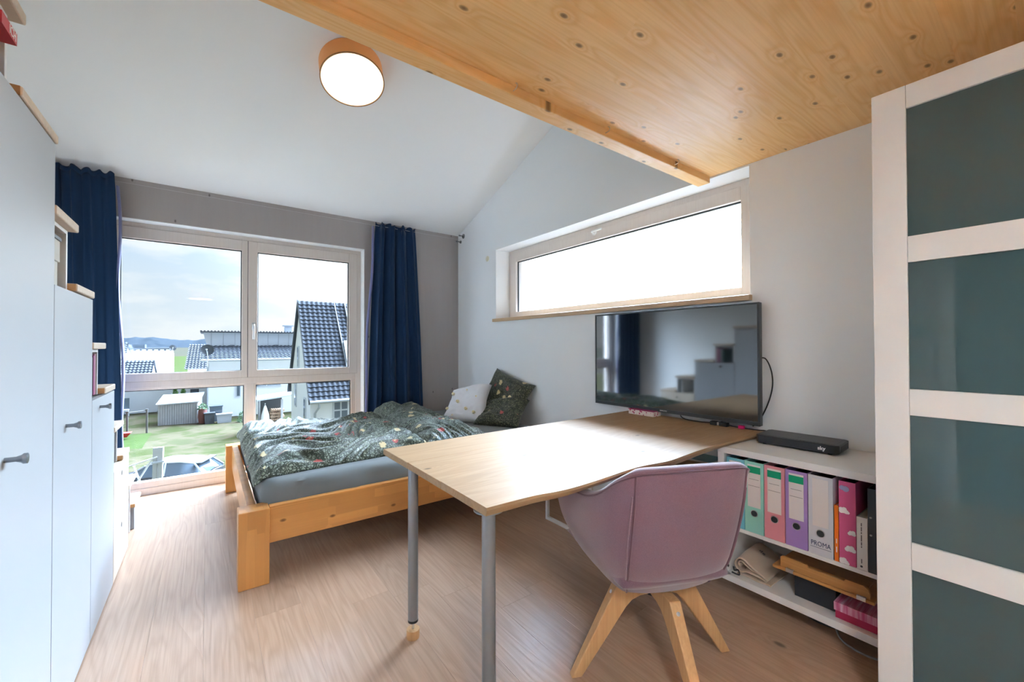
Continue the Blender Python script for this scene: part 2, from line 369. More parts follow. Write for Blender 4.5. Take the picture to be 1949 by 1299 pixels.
# floor of separate oak planks
floor = struct(box(XL - 0.2, XR + 0.2, YB - 0.1, 4.62, -0.30, -0.014).build('floor', 'floor_oak'), 'oiled oak plank floor')
px = XL; row = 0
while px < XR - 0.01:
    x1 = min(px + 0.182, XR)
    y = YB - random.uniform(0.2, 1.7) if row else YB - 0.6
    while y < 4.435:
        ln = random.uniform(1.7, 2.3); a, b = max(y, YB), min(y + ln, 4.44)
        if b - a > 0.05: box(px + 0.0002, x1 - 0.0002, a + 0.0002, b - 0.0002, -0.014, 0).build('plank', 'floor_oak', floor, bevel=0.0004, seg=1)
        y += ln
    px = x1; row += 1
# far wall with the tall window opening
WX0, WX1, WZ = -0.68, 1.30, 2.1977
wf = MB().box(XL - 0.2, WX0, YF, 4.62, 0, 2.62).box(WX1, XR + 0.45, YF, 4.62, 0, 2.62).box(WX0, WX1, YF, 4.62, WZ, 2.62)
wall_far = struct(wf.build('wall_far', 'wall_taupe'), 'taupe painted timber wall with the tall window')
box(WX1 - 0.004, WX1 + 0.001, YF - 0.001, 4.60, 0, WZ).build('reveal', 'wall_white', wall_far)
box(WX0 - 0.001, WX0 + 0.004, YF - 0.001, 4.60, 0, WZ).build('reveal', 'wall_white', wall_far)
box(WX0, WX1, YF - 0.001, 4.60, WZ - 0.004, WZ + 0.001).build('reveal', 'wall_white', wall_far)
# right wall with the strip window opening
SY0, SY1, SZ0, SZ1 = 1.04, 3.524, 1.447, 2.19
wr = MB()
wr.prism([(YB - 0.1, 0), (4.62, 0), (4.62, SZ0), (YB - 0.1, SZ0)], 'X', XR, 2.85)
wr.prism([(YB - 0.1, SZ0), (SY0, SZ0), (SY0, SZ1), (YB - 0.1, SZ1)], 'X', XR, 2.85)
wr.prism([(SY1, SZ0), (4.62, SZ0), (4.62, SZ1), (SY1, SZ1)], 'X', XR, 2.85)
wr.prism([(YB - 0.1, SZ1), (4.62, SZ1), (4.62, cz(4.62) + 0.05), (YB - 0.1, cz(YB - 0.1) + 0.05)], 'X', XR, 2.85)
wall_right = struct(wr.build('wall_right', 'wall_white'), 'white plastered gable wall with the strip window')
wlm = MB().prism([(YB - 0.1, 0), (4.62, 0), (4.62, cz(4.62) + 0.05), (YB - 0.1, cz(YB - 0.1) + 0.05)], 'X', XL - 0.2, XL)
wall_left = struct(wlm.build('wall_left', 'wall_white'), 'white plastered wall behind the stair cabinets')
wall_back = struct(box(XL - 0.2, 2.85, YB - 0.1, YB, 0, 4.7).build('wall_back', 'wall_white'), 'white plastered back wall')
cm = MB().prism([(YB - 0.1, cz(YB - 0.1)), (4.70, cz(4.70)), (4.70, cz(4.70) + 0.2), (YB - 0.1, cz(YB - 0.1) + 0.2)], 'X', XL - 0.2, 2.85)
ceiling = struct(cm.build('ceiling', 'ceiling_white'), 'white sloping ceiling')
# loft deck of pine boards
loft = setting('ceiling_loft', (0, 0, 2.2), 'pine loft deck with edge beam')
box(XL, XR, YB, 1.30, 2.228, 2.30).build('deck_slab', 'pine', loft)
y = YB; k = 0
while y < 1.258 - 0.01:
    wd = (0.155, 0.17, 0.14, 0.165)[k % 4]; b = min(y + wd, 1.26)
    box(XL, XR, y + 0.0001, b - 0.0001, 2.2, 2.228).build('board', 'pine', loft)
    y = b; k += 1
beam = box(XL, XR - 0.001, 1.26, 1.334, 2.163, 2.33).build('edge_beam', 'pine', loft, bevel=0.003)
for hx in (0.94, 1.47, 2.03):
    pts = [(hx, 1.262, 2.178), (hx, 1.245, 2.178)] + [(hx, 1.245 - 0.011 * math.sin(a), 2.189 - 0.011 * math.cos(a)) for a in [R(d) for d in range(0, 200, 25)]]
    MB().tube(pts, 0.0018, 6).build('screw_hook', 'steel', loft, smooth=True)
# baseboard
struct(box(XR - 0.014, XR, 0.40, YF, 0, 0.055).build('baseboard_right', 'lacquer_white', bevel=0.002), 'white baseboard')
struct(MB().box(WX1, XR - 0.014, YF - 0.014, YF, 0, 0.055).box(XL, WX0, YF - 0.014, YF, 0, 0.055).build('baseboard_far', 'lacquer_white', bevel=0.002), 'white baseboard')

# window 1: tall window in the far wall
w1 = setting('window_1', (0.31, 4.43, 0), 'tall four-pane timber window with two opening sashes')
FY0, FY1 = 4.432, 4.50
for a in ((WX0, -0.622, FY0, FY1, 0, WZ), (1.242, WX1, FY0, FY1, 0, WZ), (-0.622, 1.242, FY0, FY1, 2.142, WZ), (-0.622, 1.242, FY0, FY1, 0.862, 0.932), (-0.622, 1.242, FY0 + 0.002, FY1, 0, 0.055), (0.280, 0.346, FY0, FY1, 0.10, 0.862)):
    box(*a).build('window_frame', 'frame_wood', w1, bevel=0.003)
def sash(x0, x1, z0, z1, gx0, gx1, gz0, gz1, y0, name):
    s = box(x0, gx0, y0, FY1 - 0.004, z0, z1).build(name, 'frame_wood', w1, bevel=0.003)
    for a in ((gx1, x1, y0, FY1 - 0.004, z0, z1), (gx0, gx1, y0, FY1 - 0.004, gz1, z1), (gx0, gx1, y0, FY1 - 0.004, z0, gz0)):
        box(*a).build('rail', 'frame_wood', s, bevel=0.003)
    q = 0.0022
    MB().box(x0 - q, x0, y0 + 0.006, y0 + .03, z0, z1).box(x1, x1 + q * .8, y0 + 0.006, y0 + .03, z0, z1).box(x0 - q, x1 + q, y0 + 0.006, y0 + .03, z1, z1 + q).box(x0 - q, x1 + q, y0 + 0.006, y0 + .03, z0 - q, z0).build('shadow_line', 'shadow_line_brown', s)  # thin brown strips painted in as the shadow line round the sash
    g = 0.007
    MB().box(gx0 - .002, gx0 + g, y0 + 0.018, y0 + 0.03, gz0, gz1).box(gx1 - g, gx1 + .002, y0 + 0.018, y0 + 0.03, gz0, gz1).box(gx0, gx1, y0 + 0.018, y0 + 0.03, gz1 - g, gz1 + .002).box(gx0, gx1, y0 + 0.018, y0 + 0.03, gz0 - .002, gz0 + g * .4).build('gasket', 'dark_gasket', s)
    box(gx0, gx1, y0 + 0.03, y0 + 0.036, gz0, gz1).build('pane', 'pane_glass', s)
    return s
sash(-0.634, 0.2905, 0.918, 2.154, -0.555, 0.246, 0.982, 2.062, 4.416, 'sash')
s2 = sash(0.2945, 1.254, 0.918, 2.154, 0.367, 1.174, 0.982, 2.062, 4.416, 'sash')
sash(-0.622, 0.280, 0.055, 0.868, -0.545, 0.268, 0.105, 0.845, 4.440, 'fixed_light')
sash(0.346, 1.242, 0.055, 0.868, 0.358, 1.20, 0.105, 0.845, 4.440, 'fixed_light')
box(0.2902, 0.2948, 4.42, 4.45, 0.92, 2.15).build('sash_gap', 'dark_gasket', w1)
h = MB().box(0.322, 0.350, 4.408, 4.417, 1.345, 1.415).build('handle', 'steel', s2, bevel=0.008, smooth=True)
MB().tube([(0.336, 4.41, 1.39), (0.336, 4.372, 1.39), (0.336, 4.366, 1.375), (0.335, 4.366, 1.30), (0.334, 4.370, 1.262)], 0.009, 10).build('lever', 'steel', h, smooth=True)

# window 2: strip window in the right wall
w2 = setting('window_2', (2.57, 2.28, 1.475), 'wide strip timber window with a wooden sill')
FX0, FX1 = 2.572, 2.64
for a in ((FX0, FX1, SY0, SY0 + 0.05, 1.475, SZ1), (FX0, FX1, SY1 - 0.05, SY1, 1.475, SZ1), (FX0, FX1, SY0 + 0.05, SY1 - 0.05, SZ1 - 0.05, SZ1), (FX0, FX1, SY0 + 0.05, SY1 - 0.05, 1.475, 1.500)):
    box(*a).build('window_frame', 'frame_wood', w2, bevel=0.003)
gy0, gy1, gz0, gz1 = 1.158, 3.388, 1.545, 2.066
s = box(2.556, 2.636, SY0 + 0.042, gy0, 1.492, SZ1 - 0.042).build('sash', 'frame_wood', w2, bevel=0.003)
for a in ((2.556, 2.636, gy1, SY1 - 0.042, 1.492, SZ1 - 0.042), (2.556, 2.636, gy0, gy1, gz1, SZ1 - 0.042), (2.556, 2.636, gy0, gy1, 1.492, gz0)):
    box(*a).build('rail', 'frame_wood', s, bevel=0.003)
MB().box(2.58, 2.592, gy0, gy1, gz1 - 0.008, gz1 + .002).box(2.58, 2.592, gy1 - 0.008, gy1 + .002, gz0, gz1).build('gasket', 'dark_gasket', s)
box(2.592, 2.598, gy0, gy1, gz0, gz1).build('pane', 'pane_glass', s)
h = cyl((2.557, 2.31, 2.125), (2.547, 2.31, 2.125), 0.022, seg=16).build('handle', 'white_metal', s, smooth=True)
MB().tube([(2.55, 2.31, 2.125), (2.52, 2.31, 2.125), (2.512, 2.30, 2.125), (2.512, 2.20, 2.128)], 0.008, 8).build('lever', 'white_metal', h, smooth=True)
box(2.368, 2.572, 1.03, 3.55, 1.444, 1.475).build('window_sill', 'sill_wood', w2, bevel=0.003)
box(2.64, 2.88, SY0, SY1, 1.42, 1.47).build('outer_sill', 'steel', w2)

# door to the landing in the left wall (seen only as a reflection)
d1 = setting('door_1', (XL, 0.08, 0), 'grey-green interior door with white casing')
box(XL, XL + 0.02, -0.36, 0.52, 0.0, 2.0).build('door_leaf', plain('door_grey', (0.16, 0.19, 0.19), 0.5), d1, bevel=0.002)
for a in ((0.52, 0.60), (-0.44, -0.36)): box(XL, XL + 0.03, a[0], a[1], 0, 2.08).build('casing', 'lacquer_white', d1, bevel=0.003)
box(XL, XL + 0.03, -0.36, 0.52, 2.0, 2.08).build('casing', 'lacquer_white', d1, bevel=0.003)

# ================================================================== STAIR CABINETS
XS, XB = -0.376, XL           # face and back of the stair run
G_CAB = 'cabinets of the storage stair'; G_TR = 'treads of the storage stair'; G_BOX = 'open boxes of the storage stair'
def knob(parent, y, z):
    MB().lathe((XS, y, z), [(0.006, 0.0), (0.006, 0.018), (0.009, 0.026), (0.0125, 0.030), (0.0125, 0.036), (0.004, 0.037)], axis=(1, 0, 0), seg=16).build('knob', 'chrome_dark', parent, smooth=True)
def stair_cabinet(name, label, y0, y1, z1, ky, kz=0.937):
    t = thing(name, label, 'cabinet', (XS, (y0 + y1) / 2, 0), group=G_CAB)
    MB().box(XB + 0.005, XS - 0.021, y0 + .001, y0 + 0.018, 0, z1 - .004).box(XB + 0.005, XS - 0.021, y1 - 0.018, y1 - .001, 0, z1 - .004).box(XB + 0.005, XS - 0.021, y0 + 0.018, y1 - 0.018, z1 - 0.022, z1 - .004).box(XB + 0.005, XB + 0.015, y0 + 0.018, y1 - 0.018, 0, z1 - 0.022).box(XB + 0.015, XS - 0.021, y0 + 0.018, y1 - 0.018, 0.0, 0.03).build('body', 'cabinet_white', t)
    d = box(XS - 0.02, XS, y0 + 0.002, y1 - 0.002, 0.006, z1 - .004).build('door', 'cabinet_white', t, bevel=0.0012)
    if ky: knob(d, ky, kz)
    return t
stair_cabinet('stair_cabinet', 'tallest white door cabinet of the stair, cut by the left edge of the photo', 1.318, 1.837, 1.822, 1.464)
stair_cabinet('stair_cabinet', 'tall white door cabinet between the tallest one and the low one with books on it', 1.839, 2.362, 1.394, 1.976)
stair_cabinet('stair_cabinet', 'waist-high white door cabinet beside the pale wood drawers', 2.364, 2.862, 0.982, 2.514)
stair_cabinet('stair_cabinet', 'full-height white cabinet at the very start of the stair run beside the camera', 0.80, 1.316, 2.19, None)
# pale wooden drawer unit
t = thing('drawer_unit', 'pale knotty wood drawer unit with finger holes at the lower end of the stair', 'drawers', (XS, 3.1, 0), group=G_CAB)
MB().box(XB + 0.005, XS - 0.021, 2.866, 2.884, 0, 0.566).box(XB + 0.005, XS - 0.021, 3.336, 3.354, 0, 0.566).box(XB + 0.005, XS - 0.021, 2.884, 3.336, 0.548, 0.566).box(XB + .005, XB + .015, 2.884, 3.336, 0, .548).build('body', 'pale_ply', t)
for z0, z1 in ((0.006, 0.282), (0.285, 0.566)):
    d = box(XS - 0.02, XS, 2.868, 3.352, z0, z1).build('drawer', 'pale_ply', t, bevel=0.001)
    cyl((XS - 0.004, 3.11, z1 - 0.062), (XS + 0.0006, 3.11, z1 - 0.062), 0.014, seg=16).build('finger_hole', 'dark_gasket', d)
# open boxes (cubbies) standing on the cabinets, then the treads
def open_box(label, y0, y1, z0, z1, xf=XS - 0.022):
    t = thing('open_box', label, 'shelf box', (xf, (y0 + y1) / 2, z0), group=G_BOX)
    MB().box(XB + 0.005, xf, y0, y0 + 0.015, z0, z1).box(XB + 0.005, xf, y1 - 0.015, y1, z0, z1).box(XB + 0.005, xf, y0 + 0.015, y1 - 0.015, z1 - 0.013, z1).build('carcass', 'lacquer_white', t, bevel=0.0008)
    box(xf - 0.45, xf - 0.44, y0 + 0.015, y1 - 0.015, z0, z1 - 0.013).build('back_panel', 'inside_white', t)
    return t
open_box('white open box under the topmost visible tread, holding a red book', 1.318, 1.540, 1.824, 2.012)
open_box('white open box holding stacked cartons above the tall stair cabinet', 1.840, 2.094, 1.396, 1.606)
open_box('white open box with magenta-spined books on the waist-high cabinet', 2.365, 2.610, 0.984, 1.188)
open_box('white open box with leaning books on the drawer unit', 2.867, 3.126, 0.568, 0.762)
open_box('lowest white open box beside the bottom tread', 3.358, 3.624, 0.0, 0.338)
def tread(label, y0, y1, z0, z1, x0=XB + 0.005, x1=XS + 0.003):
    t = thing('stair_tread', label, 'stair tread', (x1, (y0 + y1) / 2, z0), group=G_TR)
    box(x0, x1, y0 + 0.004, y1, z0, z1).build('board', 'beech_tread', t, bevel=0.004)
    box(x0, x1 - 0.004, y0, y0 + 0.0042, z0 + 0.002, z1 - 0.002).build('rear_edge', 'beech_shaded', t)
    return t
tread('topmost visible stair tread, seen from below at the upper left corner', 1.318, 1.566, 2.013, 2.042)
tread('pale stair tread on the tallest cabinet', 1.541, 1.853, 1.824, 1.850)
tread('pale stair tread over the box of cartons', 1.840, 2.112, 1.607, 1.636)
tread('pale stair tread on the tall cabinet below the cartons', 2.096, 2.378, 1.396, 1.424)
tread('pale stair tread over the magenta-spined books', 2.365, 2.620, 1.189, 1.216)
tread('pale stair tread on the waist-high cabinet', 2.612, 2.866, 0.984, 1.012)
tread('pale stair tread over the leaning books', 2.867, 3.138, 0.763, 0.790)
tread('pale stair tread on top of the wood drawer unit', 3.128, 3.362, 0.568, 0.596)
tread('second-lowest stair tread, beside the drawer unit', 3.358, 3.655, 0.339, 0.366)
tread('lowest stair tread, just above the floor', 3.627, 3.905, 0.150, 0.175)
t = thing('support_block', 'grey block carrying the lowest stair tread', 'block', (XS - .03, 3.72, 0))
MB().box(XB + 0.1, XS - 0.006, 3.66, 3.80, 0, 0.149).build('block', plain('foot_grey', (0.30, 0.30, 0.31), 0.7), t, bevel=0.002)
MB().box(XB + 0.1, XS - 0.03, 3.80, 3.88, 0.13, 0.149).build('brace', 'pale_ply', t)

# things in the open boxes
def book(label, x0, x1, y0, y1, z0, z1, col, cat='book', group=None, page=True, rough=0.5, tilt=0.0):
    c = ((x0 + x1) / 2, (y0 + y1) / 2, z0)
    t = thing('book', label, cat, c, group=group)
    mname = 'cover_%.2f_%.2f_%.2f' % col
    if mname not in M: plain(mname, col, rough)
    th = y1 - y0
    MB().box(x0, x1, y0, y0 + 0.003, z0, z1).box(x0, x1, y1 - 0.003, y1, z0, z1).box(x1 - 0.003, x1, y0, y1, z0, z1).build('cover', mname, t)
    if page: box(x0 + 0.003, x1 - 0.003, y0 + 0.003, y1 - 0.003, z0 + 0.003, z1 - 0.003).build('pages', 'pages', t)
    if tilt: t.rotation_euler = (tilt, 0, 0)
    return t
plain('pages', (0.72, 0.68, 0.60), 0.8)
GB = 'books in the stair boxes'
book('dark green book at the hidden end of the row in the stair box', -0.62, -0.404, 2.500, 2.520, 0.986, 1.150, (0.05, 0.11, 0.09), group=GB)
book('grey book beside the magenta one in the stair box', -0.62, -0.404, 2.521, 2.542, 0.986, 1.152, (0.28, 0.30, 0.30), group=GB)
book('magenta-spined book in the stair box', -0.62, -0.402, 2.543, 2.566, 0.986, 1.160, (0.42, 0.08, 0.22), group=GB)
book('pink-spined book next to the box wall in the stair', -0.62, -0.402, 2.567, 2.590, 0.986, 1.166, (0.62, 0.30, 0.38), group=GB)
book('thin dark book standing in the stair box on the drawer unit', -0.62, -0.402, 3.075, 3.090, 0.570, 0.740, (0.07, 0.08, 0.10), group=GB)
book('thin white book standing in the stair box on the drawer unit', -0.62, -0.402, 3.050, 3.066, 0.570, 0.736, (0.7, 0.7, 0.7), group=GB)
b = thing('book', 'red book sticking out of the topmost stair box', 'book', (-0.50, 1.43, 1.905), group=GB)
MB().box(-0.62, -0.366, 1.385, 1.475, 1.912, 1.940).build('cover', plain('red_cover', (0.55, 0.025, 0.04), 0.4), b)
text_part('title', 'ICH', 0.03, 'letter_white', b, frame_m((-0.3655, 1.447, 1.926), (0, 1, 0), (0, 0, 1)), sx=.8)
box(XB + .3, XS - .03, 1.334, 1.524, 1.902, 1.911).build('inner_shelf', 'inside_white', [o_ for o_ in bpy.data.objects if o_.name == 'open_box'][0])
b = thing('book', 'blue book lying at the bottom of the topmost stair box', 'book', (-0.50, 1.43, 1.826), group=GB)
MB().box(-0.62, -0.402, 1.34, 1.52, 1.826, 1.852).build('cover', plain('blue_cover', (0.06, 0.14, 0.32), 0.4), b)
for i, (z0, z1, lab) in enumerate(((1.397, 1.487, 'lower cream carton in the stair box above the tall cabinet'), (1.488, 1.572, 'upper cream carton with a dark lid in the stair box'))):
    t = thing('carton', lab, 'box', (-0.5, 1.96, z0), group='cartons in the stair box')
    MB().box(-0.62, -0.412 + 0.004 * i, 1.87, 2.045 + 0.008 * i, z0, z1 - 0.012 * i).build('carton_body', plain('carton%d' % i, (0.62, 0.60, 0.55), 0.7), t, bevel=0.002)
    if i: box(-0.625, -0.405, 1.868, 2.058, z1 - 0.012, z1).build('lid', 'black_plastic', t, bevel=0.001)

# wall controls on the left wall (seen as a reflection in the wardrobe glass)
t = thing('thermostat', 'square white room thermostat with grey screen on the wall opposite the wardrobe', 'thermostat', (XL, 0.708, 1.305))
box(XL, XL + 0.014, 0.648, 0.768, 1.245, 1.365).build('housing', 'lacquer_white', t, bevel=0.002)
box(XL + 0.0141, XL + 0.0165, 0.665, 0.751, 1.265, 1.345).build('screen', plain('lcd', (0.10, 0.11, 0.12), 0.3), t)
t = thing('light_switch', 'white rocker light switch below the thermostat', 'switch', (XL, 0.704, 1.078))
box(XL, XL + 0.010, 0.650, 0.758, 1.030, 1.126).build('plate', 'lacquer_white', t, bevel=0.002)
box(XL + 0.0101, XL + 0.015, 0.668, 0.740, 1.045, 1.111).build('rocker', 'lacquer_white', t, bevel=0.002)
t = thing('wall_socket', 'white wall socket low on the wall opposite the wardrobe', 'socket', (XL, 0.702, 0.31))
box(XL, XL + 0.010, 0.650, 0.758, 0.258, 0.362).build('plate', 'lacquer_white', t, bevel=0.002)
MB().lathe((XL + 0.0101, 0.704, 0.31), [(0.030, 0), (0.030, 0.004), (0.024, 0.004), (0.022, 0.001)], axis=(1, 0, 0)).build('insert', 'inside_white', t)

# ================================================================== CURTAINS
def curtain(label, x0t, x1t, x0b, x1b, y, zt, zb, folds, amp, org, lining=True, seedv=0, drape=0.0):
    t = thing('curtain', label, 'curtain', org)
    NU, NV = 110, 26; pts = []
    for i in range(NU):
        u = i / (NU - 1); col = []
        for j in range(NV):
            v = j / (NV - 1); z = zt + (zb - zt) * v
            e = v ** 0.8
            x = (x0t + (x1t - x0t) * u) * (1 - e) + (x0b + (x1b - x0b) * u) * e
            ph = folds * 2 * math.pi * (u + 0.03 * math.sin(5 * u + seedv) + 0.015 * math.sin(3 * v + 2 * u + seedv))
            a = amp * (0.75 + 0.45 * math.sin(3.1 * u + seedv)) * (0.8 + 0.35 * v)
            yy = y + a * math.sin(ph) + 0.35 * a * math.sin(2.3 * ph + 1.0 + v) + 0.006 * mnoise.noise(Vector((u * 9, v * 5, seedv)))
            x += 0.35 * a * math.sin(2 * ph + 0.6)
            zz = z + (0.012 * math.sin(ph * 1.5) * (1 - v) ** 6) - drape * (1 - v) ** 8 * (u - 0.5)
            col.append((x, yy, zz))
        pts.append(col)
    MB().grid(pts, NU, NV).build('panel', 'curtain_navy', t, smooth=3.0, solid=0.003)
    hd = [(p[0][0], p[0][1], p[0][2] - 0.006) for p in pts]
    MB().grid([[(a[0], a[1] - 0.004, a[2] + 0.008), (a[0], a[1] - 0.005, a[2] - 0.03)] for a in hd], NU, 2).build('heading_tape', 'curtain_navy', t, smooth=3.0, solid=0.002)
    return t
cR = curtain('navy blue curtain hanging between the tall window and the room corner', 1.385, 1.815, 1.285, 1.925, 4.235, 2.468, 0.02, 4.2, 0.026, (1.6, 4.235, 0.02), seedv=0.4)
pts = [[(1.372 - 0.10 * (v / 20) + 0.012 * math.sin(v * .5) - (0.022 if k == 1 else 0), 4.232 + 0.012 * k + 0.004 * math.sin(v * 0.9), 2.43 - 2.41 * v / 20) for v in range(21)] for k in range(3)]
MB().grid(pts, 3, 21).build('lining_edge', 'curtain_lining', cR, smooth=3.0, solid=0.002)
cL = curtain('navy blue curtain hanging behind the storage stair', -1.08, -0.562, -1.08, -0.50, 4.20, 2.482, 0.02, 5.0, 0.028, (-0.8, 4.2, 0.02), seedv=1.7)
pts = [[(-0.552 + 0.052 * (v / 20) + 0.010 * math.sin(v * .7) + (0.016 if k == 1 else 0), 4.20 + 0.014 * k + 0.004 * math.sin(v * 0.9), 2.40 - 2.38 * v / 20) for v in range(21)] for k in range(3)]
MB().grid(pts, 3, 21).build('lining_edge', 'curtain_lining', cL, smooth=3.0, solid=0.002)
t = thing('curtain_wire', 'steel curtain wire with round mounts in the room corner', 'curtain wire', (2.39, 4.2, 2.44))
MB().tube([(XL + 0.01, 4.235, 2.440), (2.392, 4.235, 2.440)], 0.0012, 6).build('wire', 'steel', t)
for (yy, zz, r) in ((4.190, 2.476, 0.027), (4.254, 2.421, 0.017)):
    MB().lathe((XR, yy, zz), [(r, 0), (r, 0.006), (r * 0.8, 0.012), (0.007, 0.014), (0.007, 0.045), (0.009, 0.046), (0.009, 0.062)], axis=(-1, 0, 0)).build('wall_mount', 'chrome_dark', t, smooth=True)
o = MB().lathe((XR, 3.681, 2.126), [(0.031, 0), (0.031, 0.003), (0.026, 0.005), (0.0, 0.0052)], axis=(-1, 0, 0)).build('round_cover', plain('cream_cap', (0.72, 0.69, 0.55), 0.6), org=(XR, 3.681, 2.126), smooth=True)
tag(o, 'small round cream cover on the wall beside the strip window', 'cover')

# ================================================================== CEILING LAMP
plain('rim_brown', (0.30, 0.17, 0.07), 0.6)
def drum_lamp(label, LC, ln, energy, color, spread, glow):
    LC = Vector(LC); ln = ln.normalized()
    t = thing('ceiling_lamp', label, 'lamp', LC)
    def ring(r0, r1, h0, h1, seg=56):
        a = ln.orthogonal().normalized(); b = ln.cross(a); m_ = MB(); vs = []
        for r, h in ((r0, h0), (r1, h0), (r1, h1), (r0, h1)):
            vs += [LC + ln * h + (a * math.cos(2 * math.pi * k / seg) + b * math.sin(2 * math.pi * k / seg)) * r for k in range(seg)]
        return m_.add(vs, [(i * seg + k, i * seg + (k + 1) % seg, ((i + 1) % 4) * seg + (k + 1) % seg, ((i + 1) % 4) * seg + k) for i in range(4) for k in range(seg)])
    ring(0.1945, 0.1965, -0.118, 0.0).build('shade', 'linen_shade', t, smooth=R(60))
    ring(0.1915, 0.1985, -0.1205, -0.115).build('rim', 'rim_brown', t, smooth=R(60))
    MB().lathe(LC, [(0.192, -0.1165), (0.192, -0.1145)], axis=ln, seg=56).build('diffuser', diffuser_mat('diffuser_%.1f' % glow, glow, color), t)
    MB().lathe(LC, [(0.12, -0.022), (0.12, -0.002)], axis=ln, seg=32).build('base_plate', 'white_metal', t)
    for sgn in (-1, 1):
        L = bpy.data.lights.new('bulb_light', 'POINT'); L.energy = energy; L.color = color; L.shadow_soft_size = 0.028
        lo = bpy.data.objects.new('bulb', L); COL.objects.link(lo); lo.parent = t; lo.location = ln * -0.058 + spread * sgn
drum_lamp('round ceiling lamp with linen shade and white diffuser, switched on', (0.755, 2.80, cz(2.80)), Vector((0, 0.3524, 1)), 0.45, (1.0, 0.84, 0.66), Vector((0.055, -0.052, 0.018)), 0.27)
drum_lamp('added linen-shaded fill lamp under the loft deck behind the camera', (-0.1, -0.75, 2.2), Vector((0, 0, 1)), 2, (0.78, 0.90, 1.0), Vector((0.055, 0.05, 0)), 25.0)  # unseen lamp, added as fill to brighten the near end of the room

# ================================================================== BED
t = thing('double_bed', 'chunky honey-coloured solid pine double bed', 'bed', (1.3, 3.3, 0))
BX1 = 2.385
for (x0, x1, y0, y1) in ((0.124, 0.257, 2.412, 2.525), (0.124, 0.232, 4.10, 4.21), (BX1 - 0.11, BX1, 2.43, 2.525), (BX1 - 0.11, BX1, 4.10, 4.21)):
    box(x0, x1, y0, y1, 0, 0.380).build('post', 'bed_pine_post', t, bevel=0.004)
box(0.258, BX1 - 0.111, 2.432, 2.470, 0.195, 0.382).build('side_rail', 'bed_pine', t, bevel=0.003)
box(0.233, BX1 - 0.111, 4.15, 4.19, 0.195, 0.382).build('side_rail', 'bed_pine', t, bevel=0.003)
box(0.165, 0.205, 2.526, 4.099, 0.195, 0.379).build('foot_rail', 'bed_pine', t, bevel=0.003)
box(BX1 - 0.05, BX1 - 0.01, 2.526, 4.099, 0.195, 0.42).build('head_rail', 'bed_pine', t, bevel=0.003)
for k in range(13):
    box(0.30 + k * 0.15, 0.38 + k * 0.15, 2.471, 4.149, 0.262, 0.280).build('slat', 'pale_ply', t)
# mattress with grey fitted sheet
t = thing('mattress', 'mattress in a grey fitted sheet on the pine bed', 'mattress', (1.25, 3.31, 0.281))
mx0, mx1, my0, my1, mz0, mz1 = 0.225, 2.325, 2.477, 4.143, 0.281, 0.492
def rect_ring(ix, n):
    # points along a rounded rectangle inset by ix
    out = []; x0, x1, y0, y1 = mx0 + ix, mx1 - ix, my0 + ix, my1 - ix; r = max(0.09 - ix, 0.02)
    cs = [((x1 - r, y1 - r), 0), ((x0 + r, y1 - r), 90), ((x0 + r, y0 + r), 180), ((x1 - r, y0 + r), 270)]
    for (cx, cy), a0 in cs:
        for k in range(9):
            a = R(a0 + k * 90 / 8); out.append((cx + r * math.cos(a), cy + r * math.sin(a)))
    full = []
    for k in range(len(out)):
        p, q = Vector(out[k]), Vector(out[(k + 1) % len(out)]); d = (q - p).length; m_ = max(1, int(d / 0.03))
        if d > 0.1: m_ = n
        else: m_ = 1
        for j in range(m_): full.append(p.lerp(q, j / m_))
    return full
rings = []
for (ix, z) in ((0.012, mz0), (0.0, mz0 + 0.04), (-0.003, mz0 + 0.10), (0.0, mz1 - 0.05), (0.010, mz1 - 0.02), (0.03, mz1 - 0.005), (0.06, mz1)):
    rg = rect_ring(ix, 60); ring_pts = []
    for k, p in enumerate(rg):
        wv = 0.026 * mnoise.noise(Vector((p.x * 7 + z * 18, p.y * 7 + z * 12, 1.3))) + 0.009 * mnoise.noise(Vector((p.x * 26 + z * 60, p.y * 26 + z * 40, 4.3))) * (0.4 if z > mz1 - 0.03 else 1)
        n_ = Vector((p.x - (mx0 + mx1) / 2, p.y - (my0 + my1) / 2)).normalized()
        wv *= (1.0 if 0.0 <= ix < 0.03 or ix < 0 else 0.2)
        ring_pts.append((p.x + n_.x * wv * 0.3, p.y + n_.y * wv, z))
    rings.append(ring_pts)
mb = MB(); n = len(rings[0]); mb.v = [Vector(p) for rg in rings for p in rg]
mb.f = [[i * n + k, i * n + (k + 1) % n, (i + 1) * n + (k + 1) % n, (i + 1) * n + k] for i in range(len(rings) - 1) for k in range(n)] + [list(range(n - 1, -1, -1)), list(range((len(rings) - 1) * n, len(rings) * n))]
mb.build('sheet', 'sheet_grey', t, smooth=R(70))

